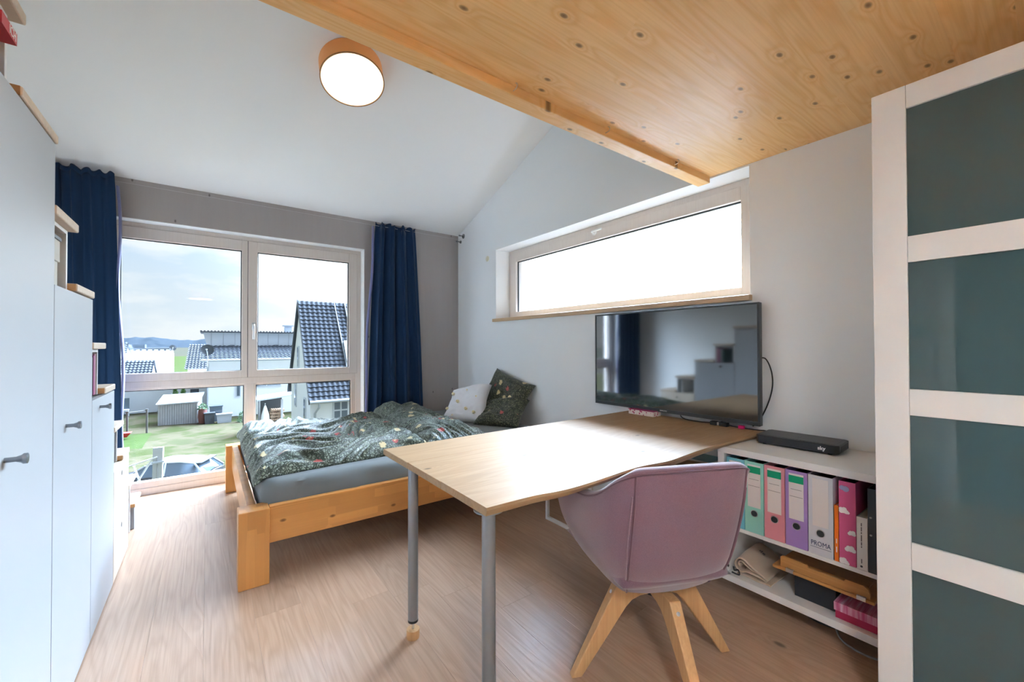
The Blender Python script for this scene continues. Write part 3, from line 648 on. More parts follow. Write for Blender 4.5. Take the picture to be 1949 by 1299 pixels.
def duvet(name, label, corners, zb, h, nu, nv, org, seedv, wr=0.03, wdir=(1.0, 0.6), edge=0.10, group=None, mat='duvet_floral', extra=None, fall=None):
    P00, P10, P11, P01 = [Vector(c) for c in corners]
    top = []
    for i in range(nu):
        u = i / (nu - 1); col = []
        for j in range(nv):
            v = j / (nv - 1)
            p = P00 * (1 - u) * (1 - v) + P10 * u * (1 - v) + P11 * u * v + P01 * (1 - u) * v
            q = Vector((p.x, p.y, seedv))
            jit = Vector((mnoise.noise(q * 4 + Vector((3, 1, 0))), mnoise.noise(q * 4 + Vector((9, 4, 2)))))
            du, dv = min(u, 1 - u) * (P10 - P00).length, min(v, 1 - v) * (P01 - P00).length
            e = 1 - max(0, 1 - min(du, dv) / edge) ** 2.4
            e = max(0, e) ** 0.75
            a = p.x * wdir[0] + p.y * wdir[1]; b = -p.x * wdir[1] + p.y * wdir[0]
            warp = 0.35 * mnoise.noise(Vector((p.x * 2.2, p.y * 2.2, seedv + 5)))
            r1 = 1 - math.sqrt(mnoise.noise(Vector((a * 2.2, (b + warp) * 9.0, seedv))) ** 2 + 0.004) * 2
            r2 = 1 - math.sqrt(mnoise.noise(Vector((a * 2.6, (b + warp * 1.3) * 17.0, seedv + 3))) ** 2 + 0.006) * 2
            lf = mnoise.noise(Vector((p.x * 2.4, p.y * 2.4, seedv + 8)))
            z = zb + h * e * (0.82 + 0.22 * lf) + (wr * (r1 - 0.45) * 0.75 + wr * 0.5 * (r2 - 0.5)) * (0.25 + 0.75 * e)
            if extra: z += extra(u, v) * e
            z = max(z, zb + 0.004)
            if fall: z += fall(p.x, p.y)
            col.append((p.x + jit.x * 0.018, p.y + jit.y * 0.018, z))
        top.append(col)
    bot = [[(c[0], c[1], zb - 0.0 + (fall(c[0], c[1]) if fall else 0)) for c in col] for col in top]
    m_ = MB().grid(top, nu, nv)
    base = len(m_.v); m_.grid(bot, nu, nv)
    loop = [(i, 0) for i in range(nu)] + [(nu - 1, j) for j in range(1, nv)] + [(i, nv - 1) for i in range(nu - 2, -1, -1)] + [(0, j) for j in range(nv - 2, 0, -1)]
    for k in range(len(loop)):
        a, b = loop[k], loop[(k + 1) % len(loop)]
        m_.f.append([a[0] * nv + a[1], b[0] * nv + b[1], base + b[0] * nv + b[1], base + a[0] * nv + a[1]])
    o = m_.build(name, mat, org=org, smooth=3.0)
    return tag(o, label, 'duvet', group)
duvet('duvet', 'rumpled green floral duvet at the foot of the bed', ((0.20, 2.56), (1.24, 2.62), (1.36, 4.13), (0.20, 4.10)), 0.494, 0.072, 170, 200, (0.7, 3.35, 0.494), 2.1, wr=0.060, wdir=(0.9, 0.42), edge=0.12, group='floral duvets on the bed',
      fall=lambda x, y: -max(0, 0.25 - x) * 0.75)
duvet('duvet', 'green floral duvet folded across the middle of the bed', ((1.18, 2.58), (1.72, 2.60), (1.80, 4.14), (1.32, 4.14)), 0.497, 0.125, 110, 180, (1.5, 3.35, 0.497), 7.7, wr=0.036, wdir=(0.35, 0.95), edge=0.20, group='floral duvets on the bed',
      extra=lambda u, v: 0.05 * max(0, v - 0.45))
def pillow(name, label, w_, h_, th, mat, matrix, loc, seedv, group=None, parent=None, pinch=0.16, crease=0.0):
    N = 44; m_ = MB(); sides = []
    for sg in (1, -1):
        g = []
        for i in range(N):
            a = -1 + 2 * i / (N - 1); row_ = []
            for j in range(N):
                b = -1 + 2 * j / (N - 1)
                x = a * w_ / 2 * (1 - pinch * 0.5 * (1 - b * b) * a * a); y_ = b * h_ / 2 * (1 - pinch * 0.5 * (1 - a * a) * b * b)
                f = max(0, (1 - a ** 4) * (1 - b ** 4)) ** 0.55
                z = sg * th / 2 * f * (0.9 + 0.25 * mnoise.noise(Vector((a * 1.5, b * 1.5, seedv + sg))))
                z += f * 0.010 * (1 - 2 * abs(mnoise.noise(Vector((a * 2.4 + b, b * 4.5 - a, seedv + 4 + sg)))))
                z += crease * f * (abs(a * 0.6 + b * 0.8 + 0.2) - 0.5) * 0.06
                row_.append((x, y_, z))
            g.append(row_)
        m_.grid(g, N, N)
    m_.xf(matrix)
    o = m_.build(name, mat, org=loc, smooth=3.0, merge=0.0008)
    return tag(o, label, 'pillow', group)
def lean(loc, yaw, tilt, roll=0.0):
    return Matrix.Translation(loc) @ Matrix.Rotation(yaw, 4, 'Z') @ Matrix.Rotation(tilt, 4, 'X') @ Matrix.Rotation(roll, 4, 'Z')
pillow('pillow', 'dark green floral pillow propped up against the white wall', 0.60, 0.46, 0.16, 'pillow_floral', lean((2.275, 3.20, 0.700), R(-82), R(66), R(-14)), (2.275, 3.20, 0.5), 1.0, 'pillows on the bed', crease=0.8)
pillow('pillow', 'dark floral pillow slumped in front of the propped-up one', 0.46, 0.34, 0.15, 'pillow_floral', lean((2.14, 3.06, 0.585), R(-70), R(35), R(8)), (2.14, 3.06, 0.5), 5.0, 'pillows on the bed', crease=0.8)
wp = pillow('pillow', 'white pillow with small embroidered daisies', 0.46, 0.40, 0.17, 'pillow_white', lean((1.985, 3.40, 0.635), R(-72), R(52), R(12)), (1.985, 3.40, 0.5), 9.0, 'pillows on the bed', crease=1.2)
mw = lean((1.985, 3.40, 0.635), R(-72), R(52), R(12))
dg = bpy.context.evaluated_depsgraph_get()
plain('daisy', (0.80, 0.70, 0.45), 0.7); plain('daisy_centre', (0.55, 0.35, 0.08), 0.7)
k = 0
for (a, b) in ((-0.15, 0.10), (0.02, 0.12), (0.14, 0.03), (-0.06, 0.0), (-0.17, -0.06), (0.06, -0.09), (0.17, 0.13), (-0.08, -0.14), (0.15, -0.13)):
    f = max(0, (1 - (a / .23) ** 4) * (1 - (b / .2) ** 4)) ** 0.55; zt = 0.085 * f * 0.93 + 0.003
    m_ = MB()
    for q in range(6):
        an = q * math.pi / 3
        m_.lathe((a + 0.009 * math.cos(an), b + 0.009 * math.sin(an), zt), [(0.0055, -0.012), (0.0055, 0.010), (0.002, 0.0115)], seg=8)
    m_.xf(mw); fl = m_.build('daisy', 'daisy', wp, smooth=True)
    MB().lathe((a, b, zt), [(0.004, -0.01), (0.004, 0.0125), (0.001, 0.0135)], seg=8).xf(mw).build('daisy_centre', 'daisy_centre', fl)

# ================================================================== DESK
DZ, DT = 0.742, 0.025
t = thing('desk', 'oak plank desk with a live front edge on silver tube legs', 'desk', (1.5, 1.4, 0))
edge_pts = [(0.634, 0.980), (0.72, 0.977), (0.808, 0.972), (0.88, 0.958), (0.949, 0.952), (1.04, 0.954), (1.131, 0.959), (1.24, 0.966), (1.334, 0.964), (1.461, 0.944), (1.60, 0.952), (1.724, 0.960), (1.88, 0.961), (2.046, 0.959), (2.20, 0.957), (2.385, 0.957)]
ep = crom([(x, y, 0) for x, y in edge_pts], 60)
mb = MB(); ys = 1.262
for i in range(59):
    p, q = ep[i], ep[i + 1]
    dl, dr = 0.010 + 0.006 * math.sin(p.x * 7), 0.010 + 0.006 * math.sin(q.x * 7)
    mb.hexa([(p.x, p.y + dl, DZ - DT), (q.x, q.y + dr, DZ - DT), (q.x, ys, DZ - DT), (p.x, ys, DZ - DT)], [(p.x, p.y, DZ), (q.x, q.y, DZ), (q.x, ys, DZ), (p.x, ys, DZ)])
m_ = MB(); n = len(ep)
lo = [(p.x, p.y + 0.010 + 0.006 * math.sin(p.x * 7), DZ - DT) for p in ep]; mi = [(p.x, p.y - 0.002, DZ - 0.008) for p in ep]; up_ = [(p.x, p.y, DZ) for p in ep]; bk = [(p.x, ys, DZ) for p in ep]; bl = [(p.x, ys, DZ - DT) for p in ep]
lay = [lo, mi, up_, bk, bl]
m_.v = [Vector(p) for l in lay for p in l]
m_.f = [[k * n + i, k * n + i + 1, ((k + 1) % 5) * n + i + 1, ((k + 1) % 5) * n + i] for k in range(5) for i in range(n - 1)] + [[k * n for k in range(5)], [k * n + n - 1 for k in range(4, -1, -1)]]
m_.build('board', 'desk_oak', t)
box(0.632, 2.385, 1.2625, 1.545, DZ - DT, DZ).build('board', 'desk_oak', t, bevel=0.0015)
mb = MB().prism([(0.630, 1.5455), (2.385, 1.5455), (2.385, 1.842), (1.9, 1.830), (1.2, 1.822), (0.628, 1.812)], 'Z', DZ - DT, DZ).build('board', 'desk_oak', t, bevel=0.003)
for (x, y, lift) in ((0.672, 1.028, 0.0), (0.686, 1.618, 0.056)):
    l = MB().lathe((x, y, 0), [(0.0195, lift + 0.012), (0.0205, lift + 0.014), (0.0205, DZ - DT - 0.004)], seg=28).build('leg', 'leg_silver', t, smooth=True)
    MB().lathe((x, y, 0), [(0.045, DZ - DT - 0.004), (0.045, DZ - DT)], seg=28).build('top_plate', 'leg_silver', l)
    MB().lathe((x, y, 0), [(0.021, lift + 0.010), (0.021, lift + 0.018), (0.0206, lift + 0.019)], seg=28).build('end_ring', 'black_plastic', l, smooth=True)
    MB().cyl((x, y, lift - (0.021 if lift else 0)), (x, y, lift + 0.014), 0.0042, seg=10).build('adjuster_screw', 'steel', l, smooth=True)
    if not lift: MB().lathe((x, y, 0), [(0.019, 0), (0.019, 0.008), (0.006, 0.010)], seg=20).build('foot', 'black_plastic', l)
o = MB().lathe((0.686, 1.618, 0), [(0.026, 0), (0.0265, 0.002), (0.0265, 0.033), (0.0255, 0.035)], seg=28).build('wooden_puck', 'leg_oak', org=(0.686, 1.618, 0), smooth=True)
tag(o, 'small round wooden puck under the rear desk leg', 'wood block')

# ================================================================== CHAIR
CA = R(65 - 90)
t = thing('armchair', 'mauve upholstered shell chair on splayed oak legs', 'chair', (1.36, 0.95, 0), CA)
def half(pts): return [(-x, y, z) for (x, y, z) in reversed(pts[1:])] + pts
rim = half([(0, -0.268, 0.800), (0.10, -0.266, 0.799), (0.198, -0.252, 0.792), (0.245, -0.20, 0.755), (0.272, -0.13, 0.700), (0.288, -0.05, 0.668), (0.297, 0.06, 0.652), (0.298, 0.17, 0.634), (0.288, 0.275, 0.600)])
upm = half([(0, -0.250, 0.68), (0.10, -0.248, 0.68), (0.196, -0.236, 0.675), (0.246, -0.18, 0.645), (0.272, -0.11, 0.61), (0.287, -0.03, 0.59), (0.295, 0.07, 0.578), (0.295, 0.17, 0.565), (0.286, 0.268, 0.548)])
mid = half([(0, -0.218, 0.54), (0.10, -0.216, 0.54), (0.192, -0.204, 0.54), (0.236, -0.15, 0.515), (0.260, -0.08, 0.495), (0.272, 0.0, 0.485), (0.277, 0.08, 0.478), (0.276, 0.16, 0.472), (0.268, 0.248, 0.470)])
low = half([(0, -0.180, 0.42), (0.09, -0.178, 0.42), (0.182, -0.166, 0.425), (0.212, -0.12, 0.415), (0.226, -0.06, 0.405), (0.234, 0.01, 0.40), (0.238, 0.08, 0.398), (0.238, 0.15, 0.398), (0.232, 0.225, 0.402)])
bot = half([(0, -0.120, 0.335), (0.08, -0.118, 0.337), (0.158, -0.108, 0.345), (0.176, -0.08, 0.345), (0.186, -0.03, 0.345), (0.192, 0.02, 0.346), (0.196, 0.08, 0.348), (0.196, 0.14, 0.352), (0.192, 0.205, 0.362)])
NU_ = 73
outer = [crom(r_, NU_) for r_ in (bot, low, mid, upm, rim)]
outer = [[p for p in r_] for r_ in outer]
cols = []
TH = 0.045
for i in range(NU_):
    c5 = crom([outer[k][i] for k in range(5)], 15)
    a, b = outer[4][max(i - 1, 0)], outer[4][min(i + 1, NU_ - 1)]
    tg = (b - a); tg.z = 0; tg.normalize(); inn = Vector((-tg.y, tg.x, 0))
    if inn.dot(Vector((0, 0.05, 0)) - Vector((outer[4][i].x, outer[4][i].y, 0))) < 0: inn = -inn
    top = c5[-1]
    roll_ = [top + inn * TH * 0.5 * (1 - math.cos(an)) + Vector((0, 0, 0.014 * math.sin(an))) for an in [math.pi * q / 6 for q in range(1, 6)]]
    inner = [p + inn * TH for p in reversed(c5[5:])]
    cols.append(c5 + roll_ + inner)
nv = len(cols[0]); mb = MB().grid(cols, NU_, nv)
mb.f.append(list(range(nv))); mb.f.append([(NU_ - 1) * nv + k for k in range(nv - 1, -1, -1)])
mb.f.append([i * nv for i in range(NU_)])                       # underside
sh = mb.build('shell', 'mauve', t, smooth=R(50), local=True)
# seat cushion
sc_pts = []
m_ = MB()
N = 30
for sg in (0, 1):
    g = []
    for i in range(N):
        a = -1 + 2 * i / (N - 1); row_ = []
        for j in range(N):
            b = -1 + 2 * j / (N - 1)
            hw = 0.225 + 0.02 * b
            f = max(0, (1 - a ** 6) * (1 - b ** 6)) ** 0.5
            z = (0.40 + 0.085 * f) if sg else (0.40 - 0.04 * f)
            row_.append((a * hw, 0.055 + b * 0.225, z))
        g.append(row_)
    m_.grid(g, N, N)
m_.build('seat_cushion', 'mauve', t, smooth=3.0, local=True, merge=0.0008)
def off(i, k, d=0.004):
    p = cols[i][k]; return p + Vector((p.x, p.y + 0.0, 0)).normalized() * d
iL = min(range(NU_), key=lambda i: abs(outer[4][i].x + 0.198)); iR = min(range(NU_), key=lambda i: abs(outer[4][i].x - 0.198))
for ii in (iL, iR):
    MB().tube([off(ii, k, 0.002) for k in range(0, 15)], 0.0035, 6).build('back_seam', 'piping_mauve', sh, smooth=True, local=True)
    jj = ii + (-1 if ii == iL else 1)
    MB().tube([(off(ii, k, 0.002) * (1 - f_) + off(jj, k, 0.002) * f_) for k, f_ in [(k, 0.75 * math.sin(math.pi * k / 14) ** 0.5 if k < 14 else 0) for k in range(0, 13)]], 0.0030, 6).build('back_seam', 'mauve', sh, smooth=True, local=True)
MB().tube([off(i, 14, 0.001) for i in range(NU_)], 0.0034, 6).build('rim_piping', 'piping_mauve', sh, smooth=True, local=True)
MB().lathe((0, 0, 0), [(0.075, 0.318), (0.075, 0.338)], seg=24).build('swivel_plate', 'black_plastic', t, local=True)
MB().cyl((0, 0, 0.26), (0, 0, 0.32), 0.022, seg=16).build('swivel_hub', 'black_plastic', t, local=True)
prof = [(0.288, 0.0), (0.326, 0.0), (0.150, 0.318), (0.020, 0.318), (0.020, 0.272), (0.060, 0.268), (0.092, 0.256), (0.115, 0.235)]
for k in range(4):
    an = R(90 * k + 90)
    m_ = MB().prism([(x, z) for x, z in prof], 'Y', -0.021, 0.021)
    for i_ in (0, 1):
        for p in (m_.v[i_], m_.v[i_ + len(prof)]): p.y *= 0.72
    l = m_.xf(Matrix.Rotation(an, 4, 'Z')).build('leg', 'leg_oak', t, bevel=0.004, local=True)
    cdir = Vector((math.cos(an), math.sin(an), 0))
    MB().lathe(cdir * 0.166 + Vector((0, 0, 0.285)), [(0.007, -0.003), (0.007, 0.003), (0.004, 0.004)], axis=cdir * 0.87 + Vector((0, 0, 0.48)), seg=12).build('bolt', 'steel', l, local=True, smooth=True)

# ================================================================== TELEVISION AND THINGS ON THE DESK
t = thing('television', 'large black flat-screen television mounted above the desk', 'television', (2.36, 1.53, 0.77))
TX = 2.325; TY0, TY1, TZ0, TZ1 = 0.964, 2.10, 0.772, 1.425
box(TX + 0.004, TX + 0.032, TY0, TY1, TZ0, TZ1).build('housing', 'tv_bezel', t, bevel=0.003)
box(TX + 0.032, XR - 0.012, TY0 + 0.25, TY1 - 0.25, TZ0 + 0.12, TZ1 - 0.15).build('rear_cover', 'black_plastic', t, bevel=0.006)
box(XR - 0.012, XR - 0.0005, TY0 + 0.35, TY1 - 0.35, TZ0 + 0.2, TZ1 - 0.25).build('wall_bracket', 'black_plastic', t)
for a in ((TY0, TY1, TZ1 - 0.010, TZ1), (TY0, TY1, TZ0, TZ0 + 0.022), (TY0, TY0 + 0.011, TZ0 + 0.022, TZ1 - 0.010), (TY1 - 0.011, TY1, TZ0 + 0.022, TZ1 - 0.010)):
    box(TX - 0.002, TX + 0.005, *a).build('bezel', 'tv_bezel', t, bevel=0.001)
box(TX + 0.0005, TX + 0.0055, TY0 + 0.010, TY1 - 0.010, TZ0 + 0.021, TZ1 - 0.009).build('screen', 'tv_screen', t)
text_part('lettering', 'SAMSUNG', 0.011, 'letter_white', t, frame_m((TX - 0.0024, (TY0 + TY1) / 2 + 0.0, TZ0 + 0.011), (0, -1, 0), (0, 0, 1)))
G_C = 'cables behind the television'
def cable(label, pts, r=0.003, mat='black_plastic', n=40, name='cable', group=None):
    o = MB().tube(crom(pts, n), r, 7).build(name, mat, org=pts[0], smooth=True); return tag(o, label, 'cable', group)
cable('black cable bulging out beside the right end of the television', [(2.362, 0.985, 1.13), (2.368, 0.952, 1.125), (2.372, 0.927, 1.06), (2.374, 0.924, 0.98), (2.372, 0.945, 0.89), (2.372, 0.985, 0.80), (2.37, 1.02, 0.76)], 0.0035)
cable('black cable drooping under the television towards the adapter', [(2.355, 1.44, 0.79), (2.345, 1.42, 0.757), (2.34, 1.37, 0.747), (2.34, 1.30, 0.747), (2.338, 1.235, 0.753)], 0.003)
cable('black cable running along the desk to the receiver box', [(2.34, 1.13, 0.752), (2.345, 1.10, 0.748), (2.352, 1.05, 0.746), (2.358, 0.99, 0.746), (2.362, 0.955, 0.748), (2.362, 0.93, 0.742), (2.362, 0.922, 0.738)], 0.003)
t = thing('cable_adapter', 'small black cable coupling lying under the television', 'adapter', (2.338, 1.18, DZ))
box(2.322, 2.352, 1.195, 1.232, DZ, DZ + 0.022).build('plug_body', 'black_plastic', t, bevel=0.003)
box(2.328, 2.348, 1.182, 1.195, DZ + 0.003, DZ + 0.020).build('connector', 'steel', t, bevel=0.001)
box(2.322, 2.352, 1.135, 1.182, DZ, DZ + 0.022).build('socket_body', 'black_plastic', t, bevel=0.003)
o = box(2.335, 2.355, 1.052, 1.082, DZ, DZ + 0.018).build('usb_stick', plain('magenta', (0.62, 0.01, 0.14), 0.4), org=(2.345, 1.067, DZ), bevel=0.003); tag(o, 'magenta plug lying under the television', 'plug')
# patterned gift box under the screen
m, nt, out = new_mat('heart_paper'); T = NT(nt); oc = T.coords(False)
v = T.n('ShaderNodeTexVoronoi', {'Vector': oc, 'Scale': 55.0})
c = T.mix(T.ramp(v.outputs['Distance'], [(0.28, (1, 1, 1)), (0.33, (0, 0, 0))]), (0.80, 0.72, 0.70, 1), (0.45, 0.05, 0.14, 1))
nt.links.new(T.n('ShaderNodeBsdfPrincipled', {'Base Color': c, 'Roughness': 0.6}).outputs[0], out.inputs[0])
t = thing('paper_box', 'white and magenta patterned cardboard box under the television', 'box', (2.32, 1.67, DZ))
box(2.278, 2.36, 1.575, 1.765, DZ, DZ + 0.030).build('tray', 'heart_paper', t, bevel=0.001)
box(2.276, 2.362, 1.573, 1.767, DZ + 0.0301, DZ + 0.034).build('lid', plain('magenta_lid', (0.36, 0.03, 0.14), 0.5), t, bevel=0.001)

# ================================================================== SHELF UNIT AND ITS CONTENTS
HX, HY0, HY1, HZ0, HZ1 = 1.98, 0.392, 1.012, 0.088, 0.7165
t = thing('shelf_unit', 'white wall-hung shelf unit beside the wardrobe', 'shelf', (2.2, 0.7, HZ0))
box(HX, XR, HY1 - 0.030, HY1, HZ0, HZ1 - 0.0305).build('side_panel', 'lacquer_white', t, bevel=0.001)
box(HX, XR, HY0, HY0 + 0.018, HZ0, HZ1 - 0.0305).build('side_panel', 'lacquer_white', t, bevel=0.001)
box(HX - 0.002, XR, HY0, HY1, HZ1 - 0.030, HZ1).build('top_board', 'lacquer_white', t, bevel=0.001)
box(HX, XR, HY0 + 0.018, HY1 - 0.030, HZ0, HZ0 + 0.030).build('bottom_board', 'lacquer_white', t, bevel=0.001)
box(HX + 0.003, XR - 0.012, HY0 + 0.0185, HY1 - 0.0305, 0.334, 0.351).build('middle_shelf', 'lacquer_white', t, bevel=0.001)
box(XR - 0.010, XR - 0.002, HY0 + 0.018, HY1 - 0.030, HZ0 + 0.03, HZ1 - 0.03).build('back_panel', 'inside_white', t)
for k in range(9):
    z = HZ0 + 0.07 + k * 0.032
    if abs(z - 0.342) < 0.02: continue
    MB().cyl((HX + 0.035, HY1 - 0.0302, z), (HX + 0.035, HY1 - 0.0312, z), 0.0025, seg=8).build('peg_hole', 'dark_gasket', t)
MB().cyl((HX + 0.03, HY1 - 0.0302, HZ0 + 0.055), (HX + 0.03, HY1 - 0.0325, HZ0 + 0.055), 0.006, seg=12).build('cam_lock', 'black_plastic', t)
SZ = 0.3515; BXF = 1.985
G_B = 'lever arch files on the shelf'
plain('spine_label', (0.74, 0.70, 0.70), 0.6); plain('label_green', (0.0, 0.30, 0.16), 0.6); plain('file_board', (0.03, 0.03, 0.035), 0.6); plain('ring_hole', (0.025, 0.03, 0.035), 0.5)
def binder(label, y0, y1, col, lab=True, green=True, h=0.318):
    c = plain('file_%.2f_%.2f_%.2f' % col, col, 0.45)
    t = thing('lever_arch_file', label, 'binder', (BXF, (y0 + y1) / 2, SZ), group=G_B)
    y0 += 0.001; y1 -= 0.001; ym = (y0 + y1) / 2
    MB().box(BXF, BXF + 0.003, y0, y1, SZ, SZ + h).box(BXF + 0.003, BXF + 0.285, y0, y0 + 0.003, SZ, SZ + h).box(BXF + 0.003, BXF + 0.285, y1 - 0.003, y1, SZ, SZ + h).build('cover', c, t)
    box(BXF + 0.02, BXF + 0.27, y0 + 0.006, y1 - 0.006, SZ + 0.006, SZ + h - 0.02).build('papers', 'file_board', t)
    MB().lathe((BXF, ym, SZ + 0.088), [(0.0155, 0.0), (0.0155, 0.0012), (0.0125, 0.0014)], axis=(-1, 0, 0), seg=20).build('finger_ring', 'steel', t)
    MB().cyl((BXF - 0.0012, ym, SZ + 0.088), (BXF - 0.0018, ym, SZ + 0.088), 0.0128, seg=20).build('finger_hole', 'ring_hole', t)
    if lab:
        l = box(BXF - 0.0008, BXF, ym - 0.027, ym + 0.027, SZ + 0.115, SZ + h - 0.012).build('spine_label', 'spine_label', t)
        if green:
            box(BXF - 0.0013, BXF - 0.0008, ym - 0.027, ym + 0.027, SZ + h - 0.050, SZ + h - 0.020).build('label_band', 'label_green', l)
            for q, wd in ((0.078, 0.020), (0.108, 0.024)): box(BXF - 0.0011, BXF - 0.0008, ym - wd, ym + wd, SZ + h - q, SZ + h - q + 0.0012).build('label_line', 'ring_hole', l)
    return t
binder('light blue lever arch file at the left end of the shelf', 0.893, 0.974, (0.16, 0.50, 0.62))
binder('mint green lever arch file', 0.811, 0.892, (0.30, 0.66, 0.58))
binder('salmon pink lever arch file', 0.728, 0.810, (0.70, 0.28, 0.33))
binder('lilac purple lever arch file', 0.645, 0.727, (0.37, 0.23, 0.55))
wb = binder('white lever arch file marked PROMA', 0.559, 0.644, (0.62, 0.64, 0.70), green=False)
text_part('lettering', 'PROMA', 0.027, 'letter_dark', wb, frame_m((BXF - 0.0006, 0.6015, SZ + 0.044), (0, -1, 0), (0, 0, 1)), sx=0.74)
box(BXF - 0.001, BXF, 0.5665, 0.6365, SZ + 0.0285, SZ + 0.0297).build('underline', 'letter_dark', wb)
b = book('thin orange book between the white file and the cloud-patterned file', BXF, BXF + 0.20, 0.543, 0.556, SZ, SZ + 0.218, (0.75, 0.17, 0.01))
# spines face the room: add a spine to that book
box(BXF - 0.0005, BXF + 0.002, 0.543, 0.556, SZ, SZ + 0.218).build('spine', 'cover_0.75_0.17_0.01', b)
for z_, l_ in ((0.035, 0.022), (0.070, 0.018)): box(BXF - 0.0009, BXF - 0.0005, 0.5480, 0.5510, SZ + z_, SZ + z_ + l_).build('spine_print', 'letter_white', b)
# cloud-patterned slim file
t = thing('slim_file', 'pink slim file with white clouds and a balloon', 'binder', (BXF, 0.515, SZ), group=G_B)
m, nt, out = new_mat('cloud_pink'); T = NT(nt); oc = T.coords(False)
v = T.n('ShaderNodeTexVoronoi', {'Vector': oc, 'Scale': 45.0})
c = T.mix(T.ramp(v.outputs['Distance'], [(0.03, (1, 1, 1)), (0.07, (0, 0, 0))]), (0.62, 0.10, 0.26, 1), (0.78, 0.42, 0.55, 1))
nt.links.new(T.n('ShaderNodeBsdfPrincipled', {'Base Color': c, 'Roughness': 0.4}).outputs[0], out.inputs[0])
MB().box(BXF, BXF + 0.003, 0.489, 0.541, SZ, SZ + 0.318).box(BXF + 0.003, BXF + 0.26, 0.489, 0.492, SZ, SZ + 0.318).box(BXF + 0.003, BXF + 0.26, 0.538, 0.541, SZ, SZ + 0.318).build('cover', 'cloud_pink', t)
box(BXF + 0.01, BXF + 0.25, 0.494, 0.536, SZ + 0.005, SZ + 0.305).build('papers', 'file_board', t)
for (cy, czz, s_) in ((0.528, 0.205, 1.0), (0.500, 0.125, 0.8), (0.506, 0.063, 1.0), (0.530, 0.010, 1.0)):
    m_ = MB()
    for (dy, dz, r_) in ((0, 0, 0.010), (-0.010, -0.003, 0.008), (0.010, -0.003, 0.008), (-0.004, 0.006, 0.008), (0.006, 0.005, 0.007), (-0.016, -0.005, 0.005)):
        yy = min(max(cy + dy * s_, 0.489 + r_ * s_), 0.541 - r_ * s_)
        kk = len(m_.v) * 0.000012
        m_.cyl((BXF - 0.0001, yy, SZ + max(czz + dz * s_, r_ * s_)), (BXF - 0.0008 - kk, yy, SZ + max(czz + dz * s_, r_ * s_)), r_ * s_, seg=12)
    m_.build('cloud', 'letter_white', t)
m_ = MB().cyl((BXF - 0.0002, 0.519, SZ + 0.290), (BXF - 0.0012, 0.519, SZ + 0.290), 0.011, seg=14).cyl((BXF - 0.0001, 0.530, SZ + 0.293), (BXF - 0.0015, 0.530, SZ + 0.293), 0.009, seg=14)
m_.build('balloon', plain('balloon_lilac', (0.36, 0.36, 0.60), 0.5), t)
b = thing('book', 'thick white paperback between the cloud file and the black folder', 'book', (BXF, 0.471, SZ))
MB().box(BXF, BXF + 0.003, 0.455, 0.487, SZ, SZ + 0.196).box(BXF + 0.003, BXF + 0.14, 0.455, 0.457, SZ, SZ + 0.196).box(BXF + 0.003, BXF + 0.14, 0.485, 0.487, SZ, SZ + 0.196).build('cover', 'lacquer_white', b)
box(BXF + 0.003, BXF + 0.138, 0.457, 0.485, SZ + 0.002, SZ + 0.194).build('pages', 'pages', b)
for z_, l_ in ((0.082, 0.006), (0.091, 0.012), (0.106, 0.024), (0.134, 0.007), (0.144, 0.016), (0.163, 0.012), (0.024, 0.016)): box(BXF - 0.0005, BXF, 0.4715, 0.4740, SZ + z_, SZ + z_ + l_).build('spine_print', 'ink', b)
MB().cyl((BXF, 0.4735, SZ + 0.012), (BXF - 0.0005, 0.4735, SZ + 0.012), 0.004, seg=10).build('spine_print', 'ink', b)
t = thing('ring_folder', 'black ring folder with two rivets at the wardrobe end of the shelf', 'binder', (BXF, 0.433, SZ))
MB().box(BXF - 0.004, BXF, 0.414, 0.453, SZ, SZ + 0.312).box(BXF, BXF + 0.25, 0.414, 0.417, SZ, SZ + 0.312).box(BXF, BXF + 0.25, 0.450, 0.453, SZ, SZ + 0.312).build('cover', plain('folder_black', (0.035, 0.042, 0.052), 0.35), t, bevel=0.001)
for z in (0.16, 0.225): MB().lathe((BXF - 0.004, 0.444, SZ + z - 0.02), [(0.004, 0), (0.003, 0.002)], axis=(-1, 0, 0), seg=12).build('rivet', 'steel', t)
# receiver on top of the shelf
t = thing('tv_receiver', 'flat black television receiver box on top of the shelf unit', 'receiver', (2.27, 0.76, HZ1))
RM = Matrix.Translation((2.272, 0.765, HZ1)) @ Matrix.Rotation(R(3), 4, 'Z')
MB().prism([(-0.095, -0.150), (-0.075, -0.165), (0.085, -0.165), (0.095, -0.150), (0.095, 0.150), (0.08, 0.165), (-0.075, 0.165), (-0.095, 0.150)], 'Z', 0.006, 0.044).xf(RM).build('housing', 'receiver_black', t, bevel=0.004)
MB().box(-0.083, 0.085, -0.150, 0.150, 0.0441, 0.0455).xf(RM).build('top_plate', 'receiver_black', t, bevel=0.001)
for k in range(5): MB().box(-0.05 + k * 0.025, -0.036 + k * 0.025, -0.1654, -0.1645, 0.014, 0.036).xf(RM).build('vent_slot', 'dark_gasket', t)
for a in (-0.07, 0.07):
    for b_ in (-0.13, 0.13): MB().cyl((a, b_, 0), (a, b_, 0.007), 0.009, seg=10).xf(RM).build('rubber_foot', 'black_plastic', t)
text_part('lettering', 'sky', 0.022, 'letter_white', t, RM @ frame_m((-0.0957, -0.105, 0.025), (0, -1, 0), (0, 0, 1)), bold=0.0007)
text_part('top_lettering', 'sky', 0.03, 'chrome_dark', t, RM @ frame_m((-0.01, 0.0, 0.0456), (0, -1, 0), (1, 0, 0)), sx=1.3)
